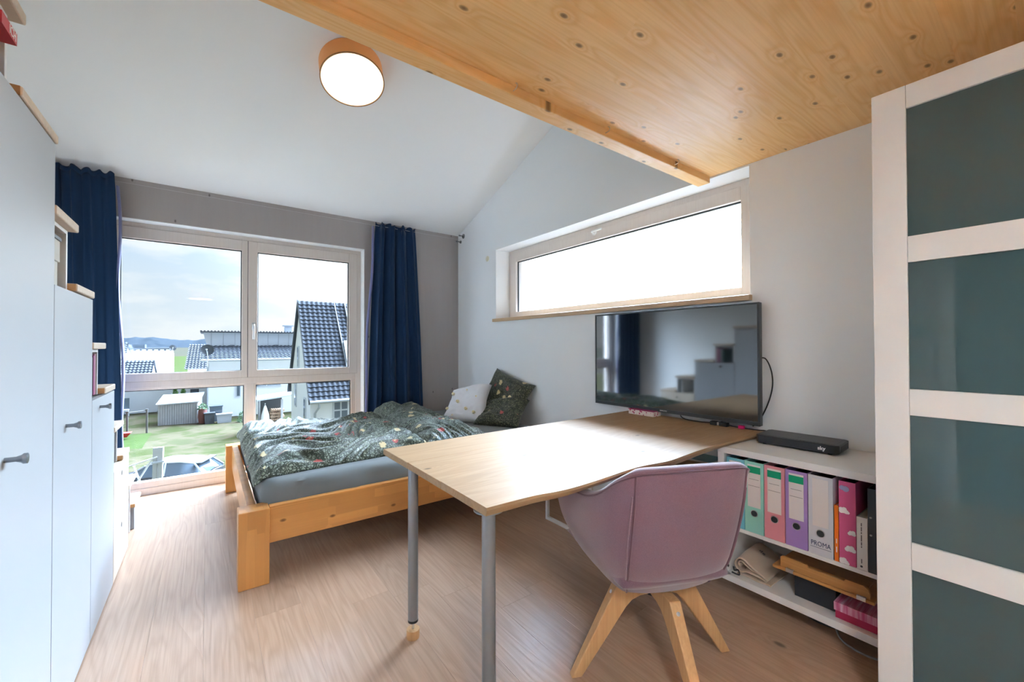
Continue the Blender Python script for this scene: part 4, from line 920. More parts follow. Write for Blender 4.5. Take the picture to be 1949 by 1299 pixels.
# lower compartment
LZ = HZ0 + 0.0302
t = thing('tote_bag', 'folded beige cotton tote bag in the lower shelf compartment', 'bag', (2.12, 0.89, LZ))
def fold(prof, x0, x1, seedv, nx=18):
    pr = crom([(0, y, z) for y, z in prof], 60); g = []
    for i in range(nx):
        u = i / (nx - 1); x = x0 + (x1 - x0) * u; c = []
        for p in pr:
            nz = 0.0045 * mnoise.noise(Vector((x * 12, p.y * 22, p.z * 20 + seedv)))
            c.append((x + 0.012 * math.sin(p.y * 30) * u + nz, p.y + nz, LZ + max(0.0025, p.z * (1 + 0.12 * math.sin(u * 3)) + nz)))
        g.append(c)
    return MB().grid(g, nx, 60)
fold([(0.820, 0.014), (0.86, 0.022), (0.90, 0.026), (0.925, 0.016), (0.946, 0.020), (0.956, 0.042), (0.951, 0.064), (0.936, 0.076), (0.915, 0.071), (0.88, 0.052), (0.85, 0.036), (0.815, 0.022)], 2.022, 2.25, 1.0).build('rolled_fabric', 'canvas', t, smooth=3.0, solid=0.004)
fold([(0.83, 0.020), (0.87, 0.034), (0.90, 0.044), (0.925, 0.060), (0.940, 0.058), (0.944, 0.044), (0.936, 0.034)], 2.028, 2.24, 3.0).build('inner_layer', 'canvas', t, smooth=3.0, solid=0.004)
fold([(0.800, 0.003), (0.84, 0.005), (0.88, 0.004), (0.93, 0.006), (0.945, 0.004)], 2.018, 2.26, 5.0).build('lower_layer', 'canvas', t, smooth=3.0, solid=0.003)
text_part('print', 'de', 0.03, 'ink', t, frame_m((2.17, 0.895, LZ + 0.074), (0, -0.85, -0.5), (1, 0, 0)))
MB().tube(crom([(2.012, 0.958, LZ + 0.03), (2.005, 0.951, LZ + 0.018), (2.008, 0.935, LZ + 0.024), (2.0, 0.925, LZ + 0.010), (2.004, 0.94, LZ + 0.004), (2.006, 0.962, LZ + 0.004)], 30), 0.0035, 6).build('drawstring', 'black_plastic', t, smooth=True)
t = thing('storage_box', 'matt black box in the lower shelf compartment', 'box', (2.14, 0.643, LZ))
box(2.045, 2.27, 0.571, 0.716, LZ, LZ + 0.085).build('box_body', plain('box_black', (0.022, 0.024, 0.03), 0.6), t, bevel=0.001)
box(2.042, 2.273, 0.568, 0.719, LZ + 0.0852, LZ + 0.105).build('lid', 'box_black', t, bevel=0.001)
t = thing('gift_box', 'pink striped cardboard box with red base in the lower shelf compartment', 'box', (2.12, 0.49, LZ))
m, nt, out = new_mat('pink_streaks'); T = NT(nt); oc = T.coords(False)
nz = T.n('ShaderNodeTexNoise', {'Vector': T.n('ShaderNodeMapping', {'Vector': oc, 'Scale': (6.0, 130.0, 6.0)}).outputs[0], 'Scale': 1.0, 'Detail': 3.0}).outputs['Fac']
c = T.ramp(nz, [(0.30, (0.50, 0.05, 0.16)), (0.5, (0.62, 0.20, 0.34)), (0.7, (0.74, 0.50, 0.64))])
nt.links.new(T.n('ShaderNodeBsdfPrincipled', {'Base Color': c, 'Roughness': 0.45}).outputs[0], out.inputs[0])
box(2.010, 2.22, 0.415, 0.563, LZ, LZ + 0.030).build('box_base', plain('crimson', (0.42, 0.02, 0.08), 0.5), t, bevel=0.001)
box(2.006, 2.224, 0.412, 0.567, LZ + 0.0302, LZ + 0.062).build('lid', 'pink_streaks', t, bevel=0.001)
# bamboo book stand lying across the boxes
t = thing('book_stand', 'bamboo book stand lying on the black box', 'book stand', (2.12, 0.62, LZ + 0.106))
BM = Matrix.Translation((2.0, 0.60, LZ + 0.107)) @ Matrix.Rotation(R(2), 4, 'Y')
MB().box(0.0, 0.24, -0.160, 0.185, 0.0, 0.012).xf(BM).build('back_board', 'bamboo', t, bevel=0.002)
lip = [(-0.145, 0.0), (0.158, 0.0), (0.158, 0.040), (0.150, 0.046), (0.06, 0.044), (0.055, 0.034), (-0.065, 0.034), (-0.070, 0.044), (-0.125, 0.044), (-0.140, 0.034), (-0.145, 0.020)]
MB().prism(lip, 'X', 0.010, 0.022).xf(BM @ Matrix.Translation((0, 0, 0.0122))).build('page_lip', 'bamboo', t, bevel=0.0015)
MB().box(0.10, 0.17, -0.12, 0.12, 0.0122, 0.020).xf(BM).build('support_flap', 'bamboo', t, bevel=0.001)
for y in (-0.12, 0.12): MB().box(-0.0012, 0.010, y - 0.014, y + 0.014, 0.001, 0.0165).xf(BM).build('hinge', 'steel', t, bevel=0.001)
MB().tube([BM @ Vector(p) for p in ((0.024, -0.06, 0.030), (0.020, 0.0, 0.036), (0.024, 0.05, 0.030))], 0.0025, 6).build('page_clip', 'chrome_dark', t, smooth=True)
# cables hanging below the shelf
cable('grey cable looping down below the shelf unit to the floor', [(2.12, 0.600, 0.084), (2.10, 0.592, 0.05), (2.06, 0.56, 0.012), (2.04, 0.50, 0.005), (2.05, 0.44, 0.005), (2.10, 0.40, 0.006)], 0.004, 'leg_silver')
cable('black cable lying on the floor under the shelf unit', [(2.30, 0.85, 0.06), (2.22, 0.80, 0.012), (2.16, 0.74, 0.005), (2.12, 0.66, 0.005), (2.14, 0.56, 0.005)], 0.004)

# ================================================================== WHITE METAL SIDE TABLE UNDER THE DESK
t = thing('side_table', 'low white metal-frame table standing under the desk against the wall', 'side table', (2.1, 1.65, 0))
S0, S1, T0, T1, TT = 1.885, 2.345, 1.13, 2.165, 0.50
q = 0.020
for (x, y) in ((S0, T0), (S1 - q, T0), (S0, T1 - q), (S1 - q, T1 - q)): box(x, x + q, y, y + q, 0, TT).build('leg', 'white_metal', t, bevel=0.001)
for (x) in (S0, S1 - q): box(x, x + q, T0 + q, T1 - q, 0.0, q).build('floor_bar', 'white_metal', t, bevel=0.001)
for (y) in (T0, T1 - q): box(S0 + q, S1 - q, y, y + q, TT - q, TT).build('top_bar', 'white_metal', t, bevel=0.001)
box(S0, S1, T0, T1, TT + 0.0005, TT + 0.018).build('table_top', 'lacquer_white', t, bevel=0.001)
TT2 = TT + 0.0185
G_M = 'things lying on the side table'
def slab(name, label, cat, x0, x1, y0, y1, z0, z1, col, rot=0.0):
    c = ((x0 + x1) / 2, (y0 + y1) / 2, z0); mn = 'slab_%.2f_%.2f_%.2f' % col
    if mn not in M: plain(mn, col, 0.45)
    tt = thing(name, label, cat, c, rot, G_M)
    MB().box(x0, x1, y0, y1, z0, z0 + 0.001).box(x0, x1, y0, y1, z1 - 0.001, z1).build('cover', mn, tt)
    box(x0 + 0.002, x1 - 0.002, y0 + 0.002, y1 - 0.002, z0 + 0.001, z1 - 0.001).build('pages', 'pages', tt)
    return tt
slab('magazine', 'white magazine at the bottom of the pile on the side table', 'magazine', 1.91, 2.12, 1.16, 1.44, TT2, TT2 + 0.008, (0.70, 0.70, 0.72))
slab('magazine', 'red and white magazine in the pile on the side table', 'magazine', 1.93, 2.13, 1.16, 1.42, TT2 + 0.0085, TT2 + 0.018, (0.55, 0.12, 0.10), 0.1)
slab('magazine', 'pale grey magazine in the pile on the side table', 'magazine', 1.95, 2.14, 1.15, 1.36, TT2 + 0.0185, TT2 + 0.028, (0.52, 0.54, 0.60), -0.12)
slab('book', 'mustard brown book lying askew on the side table pile', 'book', 2.00, 2.13, 1.15, 1.33, TT2 + 0.0285, TT2 + 0.048, (0.36, 0.25, 0.07), 0.25)
slab('book', 'light blue rimmed book at the end of the side table', 'book', 2.15, 2.30, 1.14, 1.30, TT2, TT2 + 0.055, (0.22, 0.50, 0.58))
m_ = MB()
t = thing('pouch', 'red sequinned pouch on the side table pile', 'pouch', (1.97, 1.385, TT2 + 0.0285), group=G_M)
NN = 20; g1 = []
for sg in (1, 0):
    g = [[(1.97 + (-1 + 2 * i / (NN - 1)) * 0.05, 1.385 + (-1 + 2 * j / (NN - 1)) * 0.06, TT2 + 0.0285 + sg * 0.032 * max(0, (1 - (-1 + 2 * i / (NN - 1)) ** 4) * (1 - (-1 + 2 * j / (NN - 1)) ** 4)) ** .5) for j in range(NN)] for i in range(NN)]
    m_.grid(g, NN, NN)
m, nt, out = new_mat('sequins'); T = NT(nt); oc = T.coords(False)
v = T.n('ShaderNodeTexVoronoi', {'Vector': oc, 'Scale': 160.0})
pp = T.n('ShaderNodeBsdfPrincipled', {'Base Color': (0.50, 0.004, 0.02, 1), 'Roughness': 0.3, 'Metallic': 0.4})
nt.links.new(T.n('ShaderNodeBump', {'Height': v.outputs['Distance'], 'Strength': 1.0, 'Distance': 0.004}).outputs[0], pp.inputs['Normal']); nt.links.new(pp.outputs[0], out.inputs[0])
m_.build('bag', 'sequins', t, smooth=3.0, merge=0.0005)
MB().tube([(1.93, 1.33, TT2 + 0.042), (1.97, 1.327, TT2 + 0.046), (2.01, 1.33, TT2 + 0.042)], 0.003, 6).build('zip', 'steel', t)

# ================================================================== SLIDING-DOOR WARDROBE
t = thing('wardrobe', 'white sliding-door wardrobe with grey-green glass panels', 'wardrobe', (2.08, -0.4, 0))
PX, PY1, PZ1 = 1.752, 0.379, 2.012
box(1.83, XR - 0.02, 0.352, 0.370, 0, 1.995).build('side_panel', 'lacquer_white', t, bevel=0.001)
box(1.83, XR - 0.02, -1.14, -1.122, 0, 1.995).build('side_panel', 'lacquer_white', t, bevel=0.001)
box(1.83, XR - 0.02, -1.122, 0.352, 1.977, 1.995).build('top_panel', 'lacquer_white', t)
box(1.83, XR - 0.02, -1.122, 0.352, 0.0, 0.06).build('base_panel', 'lacquer_white', t)
box(XR - 0.03, XR - 0.02, -1.122, 0.352, 0.06, 1.977).build('back_panel', 'inside_white', t)
box(1.752, 1.83, -1.13, 0.36, 0.004, 0.018).build('floor_track', 'steel', t)
def sliding_door(x0, y0, y1):
    x1 = x0 + 0.034; zb, zt, sw = 0.024, PZ1, 0.082
    d = box(x0, x1, y1 - sw, y1, zb, zt).build('door', 'lacquer_white', t, bevel=0.0015)
    box(x0, x1, y0, y0 + sw, zb, zt).build('stile', 'lacquer_white', d, bevel=0.0015)
    rails = [(1.940, zt), (1.456, 1.537), (0.980, 1.0615), (0.503, 0.586), (zb, 0.105)]
    for (a, b) in rails: box(x0 + 0.0008, x1 - 0.001, y0 + sw + 0.0008, y1 - sw - 0.0008, a, b).build('rail', 'lacquer_white', d, bevel=0.0012)
    for k in range(4): box(x0 + 0.010, x0 + 0.016, y0 + sw - 0.004, y1 - sw + 0.004, rails[k + 1][1] - 0.004, rails[k][0] + 0.004).build('glass_panel', 'pax_glass', d)
sliding_door(PX, -0.385, PY1)
sliding_door(PX + 0.038, -1.135, -0.30)

# ================================================================== OUTSIDE
GZ = -4.6
def rough(name, cols, scale, detail=5.0, rgh=0.9, scale2=None):
    m, nt, out = new_mat(name); T = NT(nt); o = T.coords(False)
    f = T.n('ShaderNodeTexNoise', {'Vector': o, 'Scale': scale, 'Detail': detail, 'Roughness': 0.65}).outputs['Fac']
    n = len(cols); c = T.ramp(f, [(0.36 + 0.28 * i / (n - 1), cols[i]) for i in range(n)])
    if scale2:
        f2 = T.n('ShaderNodeTexNoise', {'Vector': o, 'Scale': scale2, 'Detail': 4.0}).outputs['Fac']
        c = T.mix(T.math('MULTIPLY', f2, 0.45), c, g4(cols[0]))
    nt.links.new(T.n('ShaderNodeBsdfPrincipled', {'Base Color': c, 'Roughness': 1.0, 'Specular IOR Level': 0.0}).outputs[0], out.inputs[0]); return m
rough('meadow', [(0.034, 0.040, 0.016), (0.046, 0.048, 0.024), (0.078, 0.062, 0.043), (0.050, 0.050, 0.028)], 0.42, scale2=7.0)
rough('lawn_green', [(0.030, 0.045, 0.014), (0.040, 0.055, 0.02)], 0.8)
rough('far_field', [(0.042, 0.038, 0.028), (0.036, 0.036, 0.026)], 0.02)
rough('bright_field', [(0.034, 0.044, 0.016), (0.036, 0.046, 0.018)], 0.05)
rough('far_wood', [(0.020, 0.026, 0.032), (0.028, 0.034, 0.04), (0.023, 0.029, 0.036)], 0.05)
plain('render_white', (0.80, 0.81, 0.83), 0.9, spec=0.1, var=0.03, vscale=1.5)
plain('clad_grey', (0.55, 0.58, 0.62), 0.6)
plain('roof_dark', (0.05, 0.055, 0.064), 0.9, spec=0.15, var=0.15, vscale=3.0)
plain('roof_mid', (0.05, 0.055, 0.064), 0.9, spec=0.1, var=0.15, vscale=3.0)
plain('dark_trim', (0.06, 0.068, 0.08), 0.5)
plain('zinc', (0.36, 0.38, 0.41), 0.5)
plain('ext_glass', (0.10, 0.13, 0.16), 0.1, spec=0.8)
plain('post_wood', (0.10, 0.095, 0.09), 0.9, spec=0.1)
plain('weathered_wood', (0.36, 0.36, 0.37), 0.8, var=0.15, vscale=4)
def outside(name, label, cat, loc, group=None): return thing(name, label, cat, loc, 0, group)

# ground: near meadow, a bright field, rising far fields and woods
gm = MB(); gx = [-60 + 4 * i for i in range(41)]; gy = [4.7 + 2.5 * j for j in range(36)]
gm.grid([[(x, y, GZ + 0.12 * mnoise.noise(Vector((x * .16, y * .16, 2))) + (0.03 * mnoise.noise(Vector((x * .9, y * .9, 5)))) - max(0, (y - 60)) * 0.008) for y in gy] for x in gx], 41, 36)
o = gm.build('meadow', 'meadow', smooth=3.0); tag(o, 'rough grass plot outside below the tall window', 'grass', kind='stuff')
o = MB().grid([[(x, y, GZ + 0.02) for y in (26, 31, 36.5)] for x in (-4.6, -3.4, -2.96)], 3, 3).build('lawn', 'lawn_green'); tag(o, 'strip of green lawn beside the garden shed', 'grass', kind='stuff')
fm = MB(); ax = [-420 + 30 * i for i in range(31)]
def far_z(y): return GZ - 0.7 + (0 if y < 90 else (y - 90) * 0.0095)
fm.grid([[(x, y, far_z(y) - (0 if y > 95 else .6)) for y in (85, 95, 140, 220, 340, 480, 640)] for x in ax], 31, 7)
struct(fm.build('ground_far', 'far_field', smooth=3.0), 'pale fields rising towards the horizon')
fm = MB().grid([[(x, y, far_z(y) + 0.25) for y in (100, 150, 200, 250)] for x in (-30, -10, 8, 25)], 4, 4)
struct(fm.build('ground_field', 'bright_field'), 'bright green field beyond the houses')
hm = MB(); nx = 260
for yb, hh, sd, ys in ((650, 11, 1.0, 0.0),):
    top = []
    for i in range(nx):
        x = -520 + i * 4.2
        z = hh + 5.5 * mnoise.noise(Vector((x * .006, sd, 0))) + 3.0 * mnoise.noise(Vector((x * .025, sd, 3))) + 1.6 * mnoise.noise(Vector((x * .12, sd, 6)))
        top.append([(x, yb - 60, far_z(yb - 60) - 1), (x, yb - 20, far_z(yb) + 1.5), (x, yb, z - 2.0 + 0.8 * mnoise.noise(Vector((x * .3, 0, 9)))), (x, yb + 25, z), (x, yb + 80, 0)])
    hm.grid(top, nx, 5)
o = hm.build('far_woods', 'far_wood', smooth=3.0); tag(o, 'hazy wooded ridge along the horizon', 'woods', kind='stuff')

def tile_roof(name, mat, p0, p1, q1, q0, nc, nr, parent, h=0.05):
    # ridge p0->p1, eave q0->q1 ; wavy overlapping tiles as one real mesh
    p0, p1, q0, q1 = map(Vector, (p0, p1, q0, q1)); nrm = (p1 - p0).cross(q0 - p0).normalized()
    if nrm.z < 0: nrm = -nrm
    m_ = MB(); K = 6
    for r in range(nr):
        v0, v1 = r / nr, (r + 1.06) / nr
        top = []; bot_ = []
        for c in range(nc * K + 1):
            u = c / (nc * K); w_ = 0.5 + 0.5 * math.cos(2 * math.pi * (c % K) / K)
            a = p0.lerp(p1, u); b = q0.lerp(q1, u)
            top.append(a.lerp(b, v0) + nrm * (h * 0.5 * w_)); bot_.append(a.lerp(b, min(v1, 1.004)) + nrm * (h * 0.5 * w_ + h * 0.55))
        m_.grid([[top[i], bot_[i], bot_[i] - nrm * h * 0.55] for i in range(len(top))], len(top), 3)
    o = m_.build(name, mat, parent, smooth=R(35)); o['kind'] = 'stuff'
    return o

# steep-roofed white house on the right
h1 = outside('house', 'white house with a steep dark tiled roof, right pane of the tall window', 'house', (6.5, 22.5, GZ))
hx0, hx1, hy0, hy1, ez, rz = 3.67, 14.5, 20.0, 25.1, -0.60, 3.42; hym = (hy0 + hy1) / 2
MB().prism([(hy0, GZ), (hy1, GZ), (hy1, ez), (hym, rz - 0.12), (hy0, ez)], 'X', hx0, hx1).build('wall', 'render_white', h1)
tile_roof('roof_tiles', 'roof_dark', (hx0 - 0.10, hym, rz), (hx1, hym, rz), (hx1, hy0 - 0.40, ez - 0.62), (hx0 - 0.10, hy0 - 0.40, ez - 0.62), 50, 24, h1, 0.075)
MB().hexa([(hx0 - 0.10, hym, rz - .1), (hx1, hym, rz - .1), (hx1, hy1 + 0.4, ez - 0.72), (hx0 - 0.10, hy1 + 0.4, ez - 0.72)], [(hx0 - 0.10, hym, rz), (hx1, hym, rz), (hx1, hy1 + 0.4, ez - 0.62), (hx0 - 0.10, hy1 + 0.4, ez - 0.62)]).build('rear_roof', 'roof_dark', h1)
MB().hexa([(hx0 - 0.14, hy0 - 0.42, ez - .76), (hx0 - 0.10, hy0 - 0.42, ez - .76), (hx0 - 0.10, hym, rz - .12), (hx0 - 0.14, hym, rz - .12)], [(hx0 - 0.14, hy0 - 0.42, ez - .56), (hx0 - 0.10, hy0 - 0.42, ez - .56), (hx0 - 0.10, hym, rz + .06), (hx0 - 0.14, hym, rz + .06)]).build('verge', 'dark_trim', h1)
MB().hexa([(hx0 - 0.14, hym, rz - .12), (hx0 - 0.10, hym, rz - .12), (hx0 - 0.10, hy1 + 0.42, ez - .76), (hx0 - 0.14, hy1 + 0.42, ez - .76)], [(hx0 - 0.14, hym, rz + .06), (hx0 - 0.10, hym, rz + .06), (hx0 - 0.10, hy1 + 0.42, ez - .56), (hx0 - 0.14, hy1 + 0.42, ez - .56)]).build('verge', 'dark_trim', h1)
MB().cyl((hx0 - 0.10, hy0 - 0.46, ez - 0.66), (hx1, hy0 - 0.46, ez - 0.66), 0.075, seg=10).build('gutter', 'zinc', h1, smooth=True)
MB().tube([(3.95, hy0 - 0.45, ez - 0.72), (3.95, hy0 - 0.42, ez - 0.9), (3.85, hy0 - 0.08, ez - 1.2), (3.85, hy0 - 0.08, GZ)], 0.05, 8).build('downpipe', 'zinc', h1, smooth=True)
# snow-guard ladder rails on the roof
for dx in (1.55, 2.05):
    a = Vector((hx0 + dx, hym - 0.05, rz + 0.10)); b = Vector((hx0 + dx + 0.15, hy0 - 0.3, ez - 0.36))
    MB().tube([a, b], 0.025, 6).build('ladder_rail', 'zinc', h1)
sk = Vector((6.35, 20.75, 0.70))
sl = Vector((0, hy0 - 0.40 - hym, ez - 0.62 - rz)).normalized(); nr_ = Vector((0, sl.z, -sl.y)); nr_ = nr_ if nr_.z > 0 else -nr_
def slope_pt(x, d): return Vector((x, hym, rz)) + sl * d
f = MB().hexa([slope_pt(5.35, 3.55) , slope_pt(6.5, 3.55), slope_pt(6.5, 2.45), slope_pt(5.35, 2.45)], [p + nr_ * 0.2 for p in (slope_pt(5.35, 3.55), slope_pt(6.5, 3.55), slope_pt(6.5, 2.45), slope_pt(5.35, 2.45))]).build('roof_window', 'clad_grey', h1)
MB().hexa([p + nr_ * 0.2 for p in (slope_pt(5.47, 3.43), slope_pt(6.38, 3.43), slope_pt(6.38, 2.57), slope_pt(5.47, 2.57))], [p + nr_ * 0.22 for p in (slope_pt(5.47, 3.43), slope_pt(6.38, 3.43), slope_pt(6.38, 2.57), slope_pt(5.47, 2.57))]).build('pane', 'render_white', f)
def house_window(par, axis, at_, a0, a1, z0, z1, bars=(1, 0), sgn=-1, frame='render_white'):
    def bx(u0, u1, w0, w1, d0, d1):
        d0, d1 = at_ + sgn * d0, at_ + sgn * d1
        return box(min(d0, d1), max(d0, d1), u0, u1, w0, w1) if axis == 'X' else box(u0, u1, min(d0, d1), max(d0, d1), w0, w1)
    f = bx(a0, a1, z0, z1, 0.0, 0.05).build('window', 'clad_grey', par)
    nx_, nz_ = bars[0] + 1, bars[1] + 1; b_ = 0.07
    wx, wz = (a1 - a0 - b_ * (nx_ + 1)) / nx_, (z1 - z0 - b_ * (nz_ + 1)) / nz_
    for i in range(nx_):
        for j in range(nz_):
            bx(a0 + b_ + i * (wx + b_), a0 + b_ + i * (wx + b_) + wx, z0 + b_ + j * (wz + b_), z0 + b_ + j * (wz + b_) + wz, 0.05, 0.06).build('pane', 'ext_glass', f)
    return f
house_window(h1, 'Y', hy0, 4.60, 5.30, -2.45, -1.05, (1, 1))
house_window(h1, 'X', hx0, 20.9, 21.35, -2.6, -1.2, (0, 0)); house_window(h1, 'X', hx0, 23.4, 23.9, -1.9, -0.7, (0, 0)); house_window(h1, 'X', hx0, 22.7, 23.1, 0.1, 1.2, (0, 0))
house_window(h1, 'Y', hy0, 5.62, 6.05, -2.4, -1.75, (0, 0))

# white house with low tiled roof and clad upper storey in the middle
h2 = outside('house', 'white house with clad upper storey behind the garden shed', 'house', (5, 44, GZ))
box(0.05, 14, 41.0, 50, GZ, 0.10).build('wall', 'render_white', h2)
tile_roof('roof_tiles', 'roof_mid', (-0.35, 44.1, 1.22), (14, 44.1, 1.22), (14, 40.6, 0.12), (-0.35, 40.6, 0.12), 46, 9, h2, 0.11)
MB().prism([(40.6, 0.02), (44.3, 1.15), (44.3, 0.0)], 'X', -0.25, 14).build('roof_base', 'render_white', h2)
MB().cyl((-0.4, 40.5, 0.06), (14, 40.5, 0.06), 0.09, seg=8).build('gutter', 'zinc', h2)
MB().prism([(-0.30, 2.38), (14, 2.38), (14, 1.1), (-0.02, 1.1)], 'Y', 44.2, 49).build('upper_storey', 'clad_grey', h2)
for k in range(16): box(0.25 + k * 0.85, 0.29 + k * 0.85, 44.17, 44.2, 1.15, 2.34).build('cladding_batten', 'zinc', h2)
box(-0.5, 14, 43.7, 49.4, 2.38, 2.48).build('flat_roof', 'dark_trim', h2)
for k in range(60): box(-0.5 + k * 0.24, -0.38 + k * 0.24, 43.64, 43.7, 2.40, 2.55).build('corrugation', 'dark_trim', h2)
for k in range(6): box(1.6 + k * 1.7, 1.9 + k * 1.7, 43.75, 44.25, 1.16, 1.30).build('snow_guard', 'dark_trim', h2)
MB().tube([(0.02, 40.55, 0.0), (0.05, 40.6, -0.3), (0.0, 40.92, -0.9), (0.0, 40.92, GZ)], 0.07, 8).build('downpipe', 'zinc', h2, smooth=True)
ch = box(6.15, 6.75, 46, 46.6, 2.48, 3.15).build('chimney', 'clad_grey', h2); box(6.0, 6.9, 45.9, 46.7, 3.15, 3.25).build('cap', 'zinc', ch)
house_window(h2, 'Y', 41.0, 3.0, 5.2, -2.3, -1.15, (1, 0)); house_window(h2, 'Y', 41.0, 1.9, 2.25, -3.0, -1.6, (0, 0))
def dish(label, c, r, d, post):
    t = outside('satellite_dish', label, 'satellite dish', c)
    MB().lathe(c, [(0.02, -0.03 * r / .5), (r * .5, -0.02), (r * .85, 0.06), (r, 0.13), (r * 0.97, 0.13), (r * .8, 0.06), (r * .4, 0.0)], axis=d, seg=24).build('reflector', 'dark_trim', t, smooth=True)
    MB().tube([Vector(c) - Vector(d) * 0.05, Vector(c) + Vector((0, -0.3, -0.45)), Vector(c) + Vector(d) * 0.55], 0.025, 6).build('feed_arm', 'zinc', t)
    cyl(Vector(c) + Vector(d) * 0.5, Vector(c) + Vector(d) * 0.65, 0.06, seg=8).build('feed_horn', 'zinc', t)
    cyl((c[0], c[1] + 0.05, c[2] - post), (c[0], c[1] + 0.05, c[2]), 0.03, seg=8).build('mast', 'zinc', t)
dish('large dark satellite dish on the corner of the middle house', (0.0, 39.9, 0.88), 0.44, Vector((-0.12, -1, 0.12)).normalized(), 1.3)
dish('small dark satellite dish on the far flat-roofed house', (-3.72, 70.9, 0.98), 0.38, Vector((0.1, -1, 0.1)).normalized(), 0.6)
# tiled roof house between
h3 = outside('house', 'house with a plain grey tiled roof left of the large satellite dish', 'house', (-0.9, 55, GZ))
tile_roof('roof_tiles', 'roof_mid', (-1.60, 58.4, 1.40), (1.5, 58.4, 1.40), (1.5, 52.8, -1.13), (-1.86, 52.8, -1.13), 12, 14, h3, 0.12)
box(-1.6, 1.4, 53.2, 60, GZ, -1.1).build('wall', 'render_white', h3)
MB().prism([(53.2, -1.15), (58.4, 1.3), (60.5, 0.2), (60.5, -1.15)], 'X', -1.5, 1.4).build('gable', 'render_white', h3)
# far white flat-roofed house
h4 = outside('house', 'far white flat-roofed house with a dark roof edge', 'house', (-6.3, 74, GZ))
box(-8.6, -3.95, 71.5, 77, GZ, 0.80).build('wall', 'render_white', h4)
MB().prism([(71.5, GZ), (77, GZ), (77, 0.2), (71.5, 0.72)], 'X', -3.95, -3.9).build('side_wall', 'lacquer_white', h4)
box(-8.9, -3.7, 71.0, 77.3, 0.80, 0.98).build('flat_roof', 'dark_trim', h4)
box(-8.3, -6.6, 72, 74, 0.98, 1.45).build('solar_panel', 'ext_glass', h4)
for k in range(8): box(-8.2 + k * 0.6, -8.0 + k * 0.6, 70.95, 71.2, 0.62, 0.8).build('rafter_end', 'dark_trim', h4)
for k in range(3): box(-3.89, -3.87, 72.6 + k * 1.2, 73.1 + k * 1.2, -2.0, -0.3).build('window', 'ext_glass', h4)
# gabled houses at the left edge of the window
h5 = outside('house', 'far gabled house with grey roof at the left edge of the window', 'house', (-8.6, 66, GZ))
MB().prism([(-12, GZ), (-7.45, GZ), (-7.45, -0.6), (-8.35, 1.5), (-12, 1.5)], 'Y', 66, 70.8).build('wall', 'render_white', h5)
tile_roof('roof_tiles', 'roof_mid', (-12, 68.9, 1.7), (-7.75, 68.9, 1.7), (-7.75, 65.4, -0.75), (-12, 65.4, -0.75), 14, 10, h5, 0.12)
h6 = outside('garage', 'low grey-roofed outbuilding left of the garden shed', 'garage', (-5.5, 52, GZ))
MB().prism([(50.6, GZ), (55.4, GZ), (55.4, -1.5), (53, -0.22), (50.6, -1.5)], 'X', -9.5, -4.25).build('wall', 'render_white', h6)
tile_roof('roof_tiles', 'roof_mid', (-9.5, 53, -0.16), (-4.12, 53, -0.16), (-4.12, 50.3, -1.62), (-9.5, 50.3, -1.62), 20, 7, h6, 0.12)
MB().hexa([(-9.5, 53, -.26), (-4.12, 53, -.26), (-4.12, 55.7, -1.72), (-9.5, 55.7, -1.72)], [(-9.5, 53, -.16), (-4.12, 53, -.16), (-4.12, 55.7, -1.62), (-9.5, 55.7, -1.62)]).build('rear_roof', 'roof_mid', h6)
# garden wall-like white annex and door beside the middle house
h7 = outside('annex', 'low white annex with a dark door behind the garden shed', 'annex', (-2, 48, GZ))
box(-6.2, 0.04, 48, 50, GZ, -1.9).build('wall', 'render_white', h7); box(-6.4, 0.04, 47.7, 50.1, -1.9, -1.78).build('flat_roof', 'zinc', h7)
d = box(-1.25, -0.62, 47.95, 48.0, GZ, -2.75).build('door', 'dark_trim', h7); box(-1.15, -0.72, 47.93, 47.95, -3.6, -2.9).build('pane', 'ext_glass', d)

# garden shed
t = outside('garden_shed', 'small grey plank garden shed with a light flat roof', 'shed', (-1.7, 39.5, GZ))
SA, SB = Vector((-2.88, 39.6, 0)), Vector((-0.56, 39.1, 0)); bk_ = Vector((0.25, 1.7, 0))
def at_z(p, z): return (p.x, p.y, z)
MB().hexa([at_z(SA, GZ), at_z(SB, GZ), at_z(SB + bk_, GZ), at_z(SA + bk_, GZ)], [at_z(SA, -3.12), at_z(SB, -3.02), at_z(SB + bk_, -2.55), at_z(SA + bk_, -2.65)]).build('body', 'weathered_wood', t)
n_s = 17
for k in range(n_s):
    a, b = SA.lerp(SB, (k + 0.06) / n_s), SA.lerp(SB, (k + 0.94) / n_s); fr = Vector((-0.02, -0.06, 0))
    MB().hexa([at_z(a + fr, GZ), at_z(b + fr, GZ), at_z(b, GZ), at_z(a, GZ)], [at_z(a + fr, -3.12), at_z(b + fr, -3.1), at_z(b, -3.1), at_z(a, -3.12)]).build('plank', 'weathered_wood', t)
o1, o2 = SA + Vector((-.12, -.15, 0)), SB + Vector((.1, -.15, 0))
MB().hexa([at_z(o1, -3.10), at_z(o2, -3.0), at_z(o2 + bk_ * 1.15, -2.5), at_z(o1 + bk_ * 1.15, -2.6)], [at_z(o1, -3.03), at_z(o2, -2.93), at_z(o2 + bk_ * 1.15, -2.43), at_z(o1 + bk_ * 1.15, -2.53)]).build('roof_sheet', 'clad_grey', t)
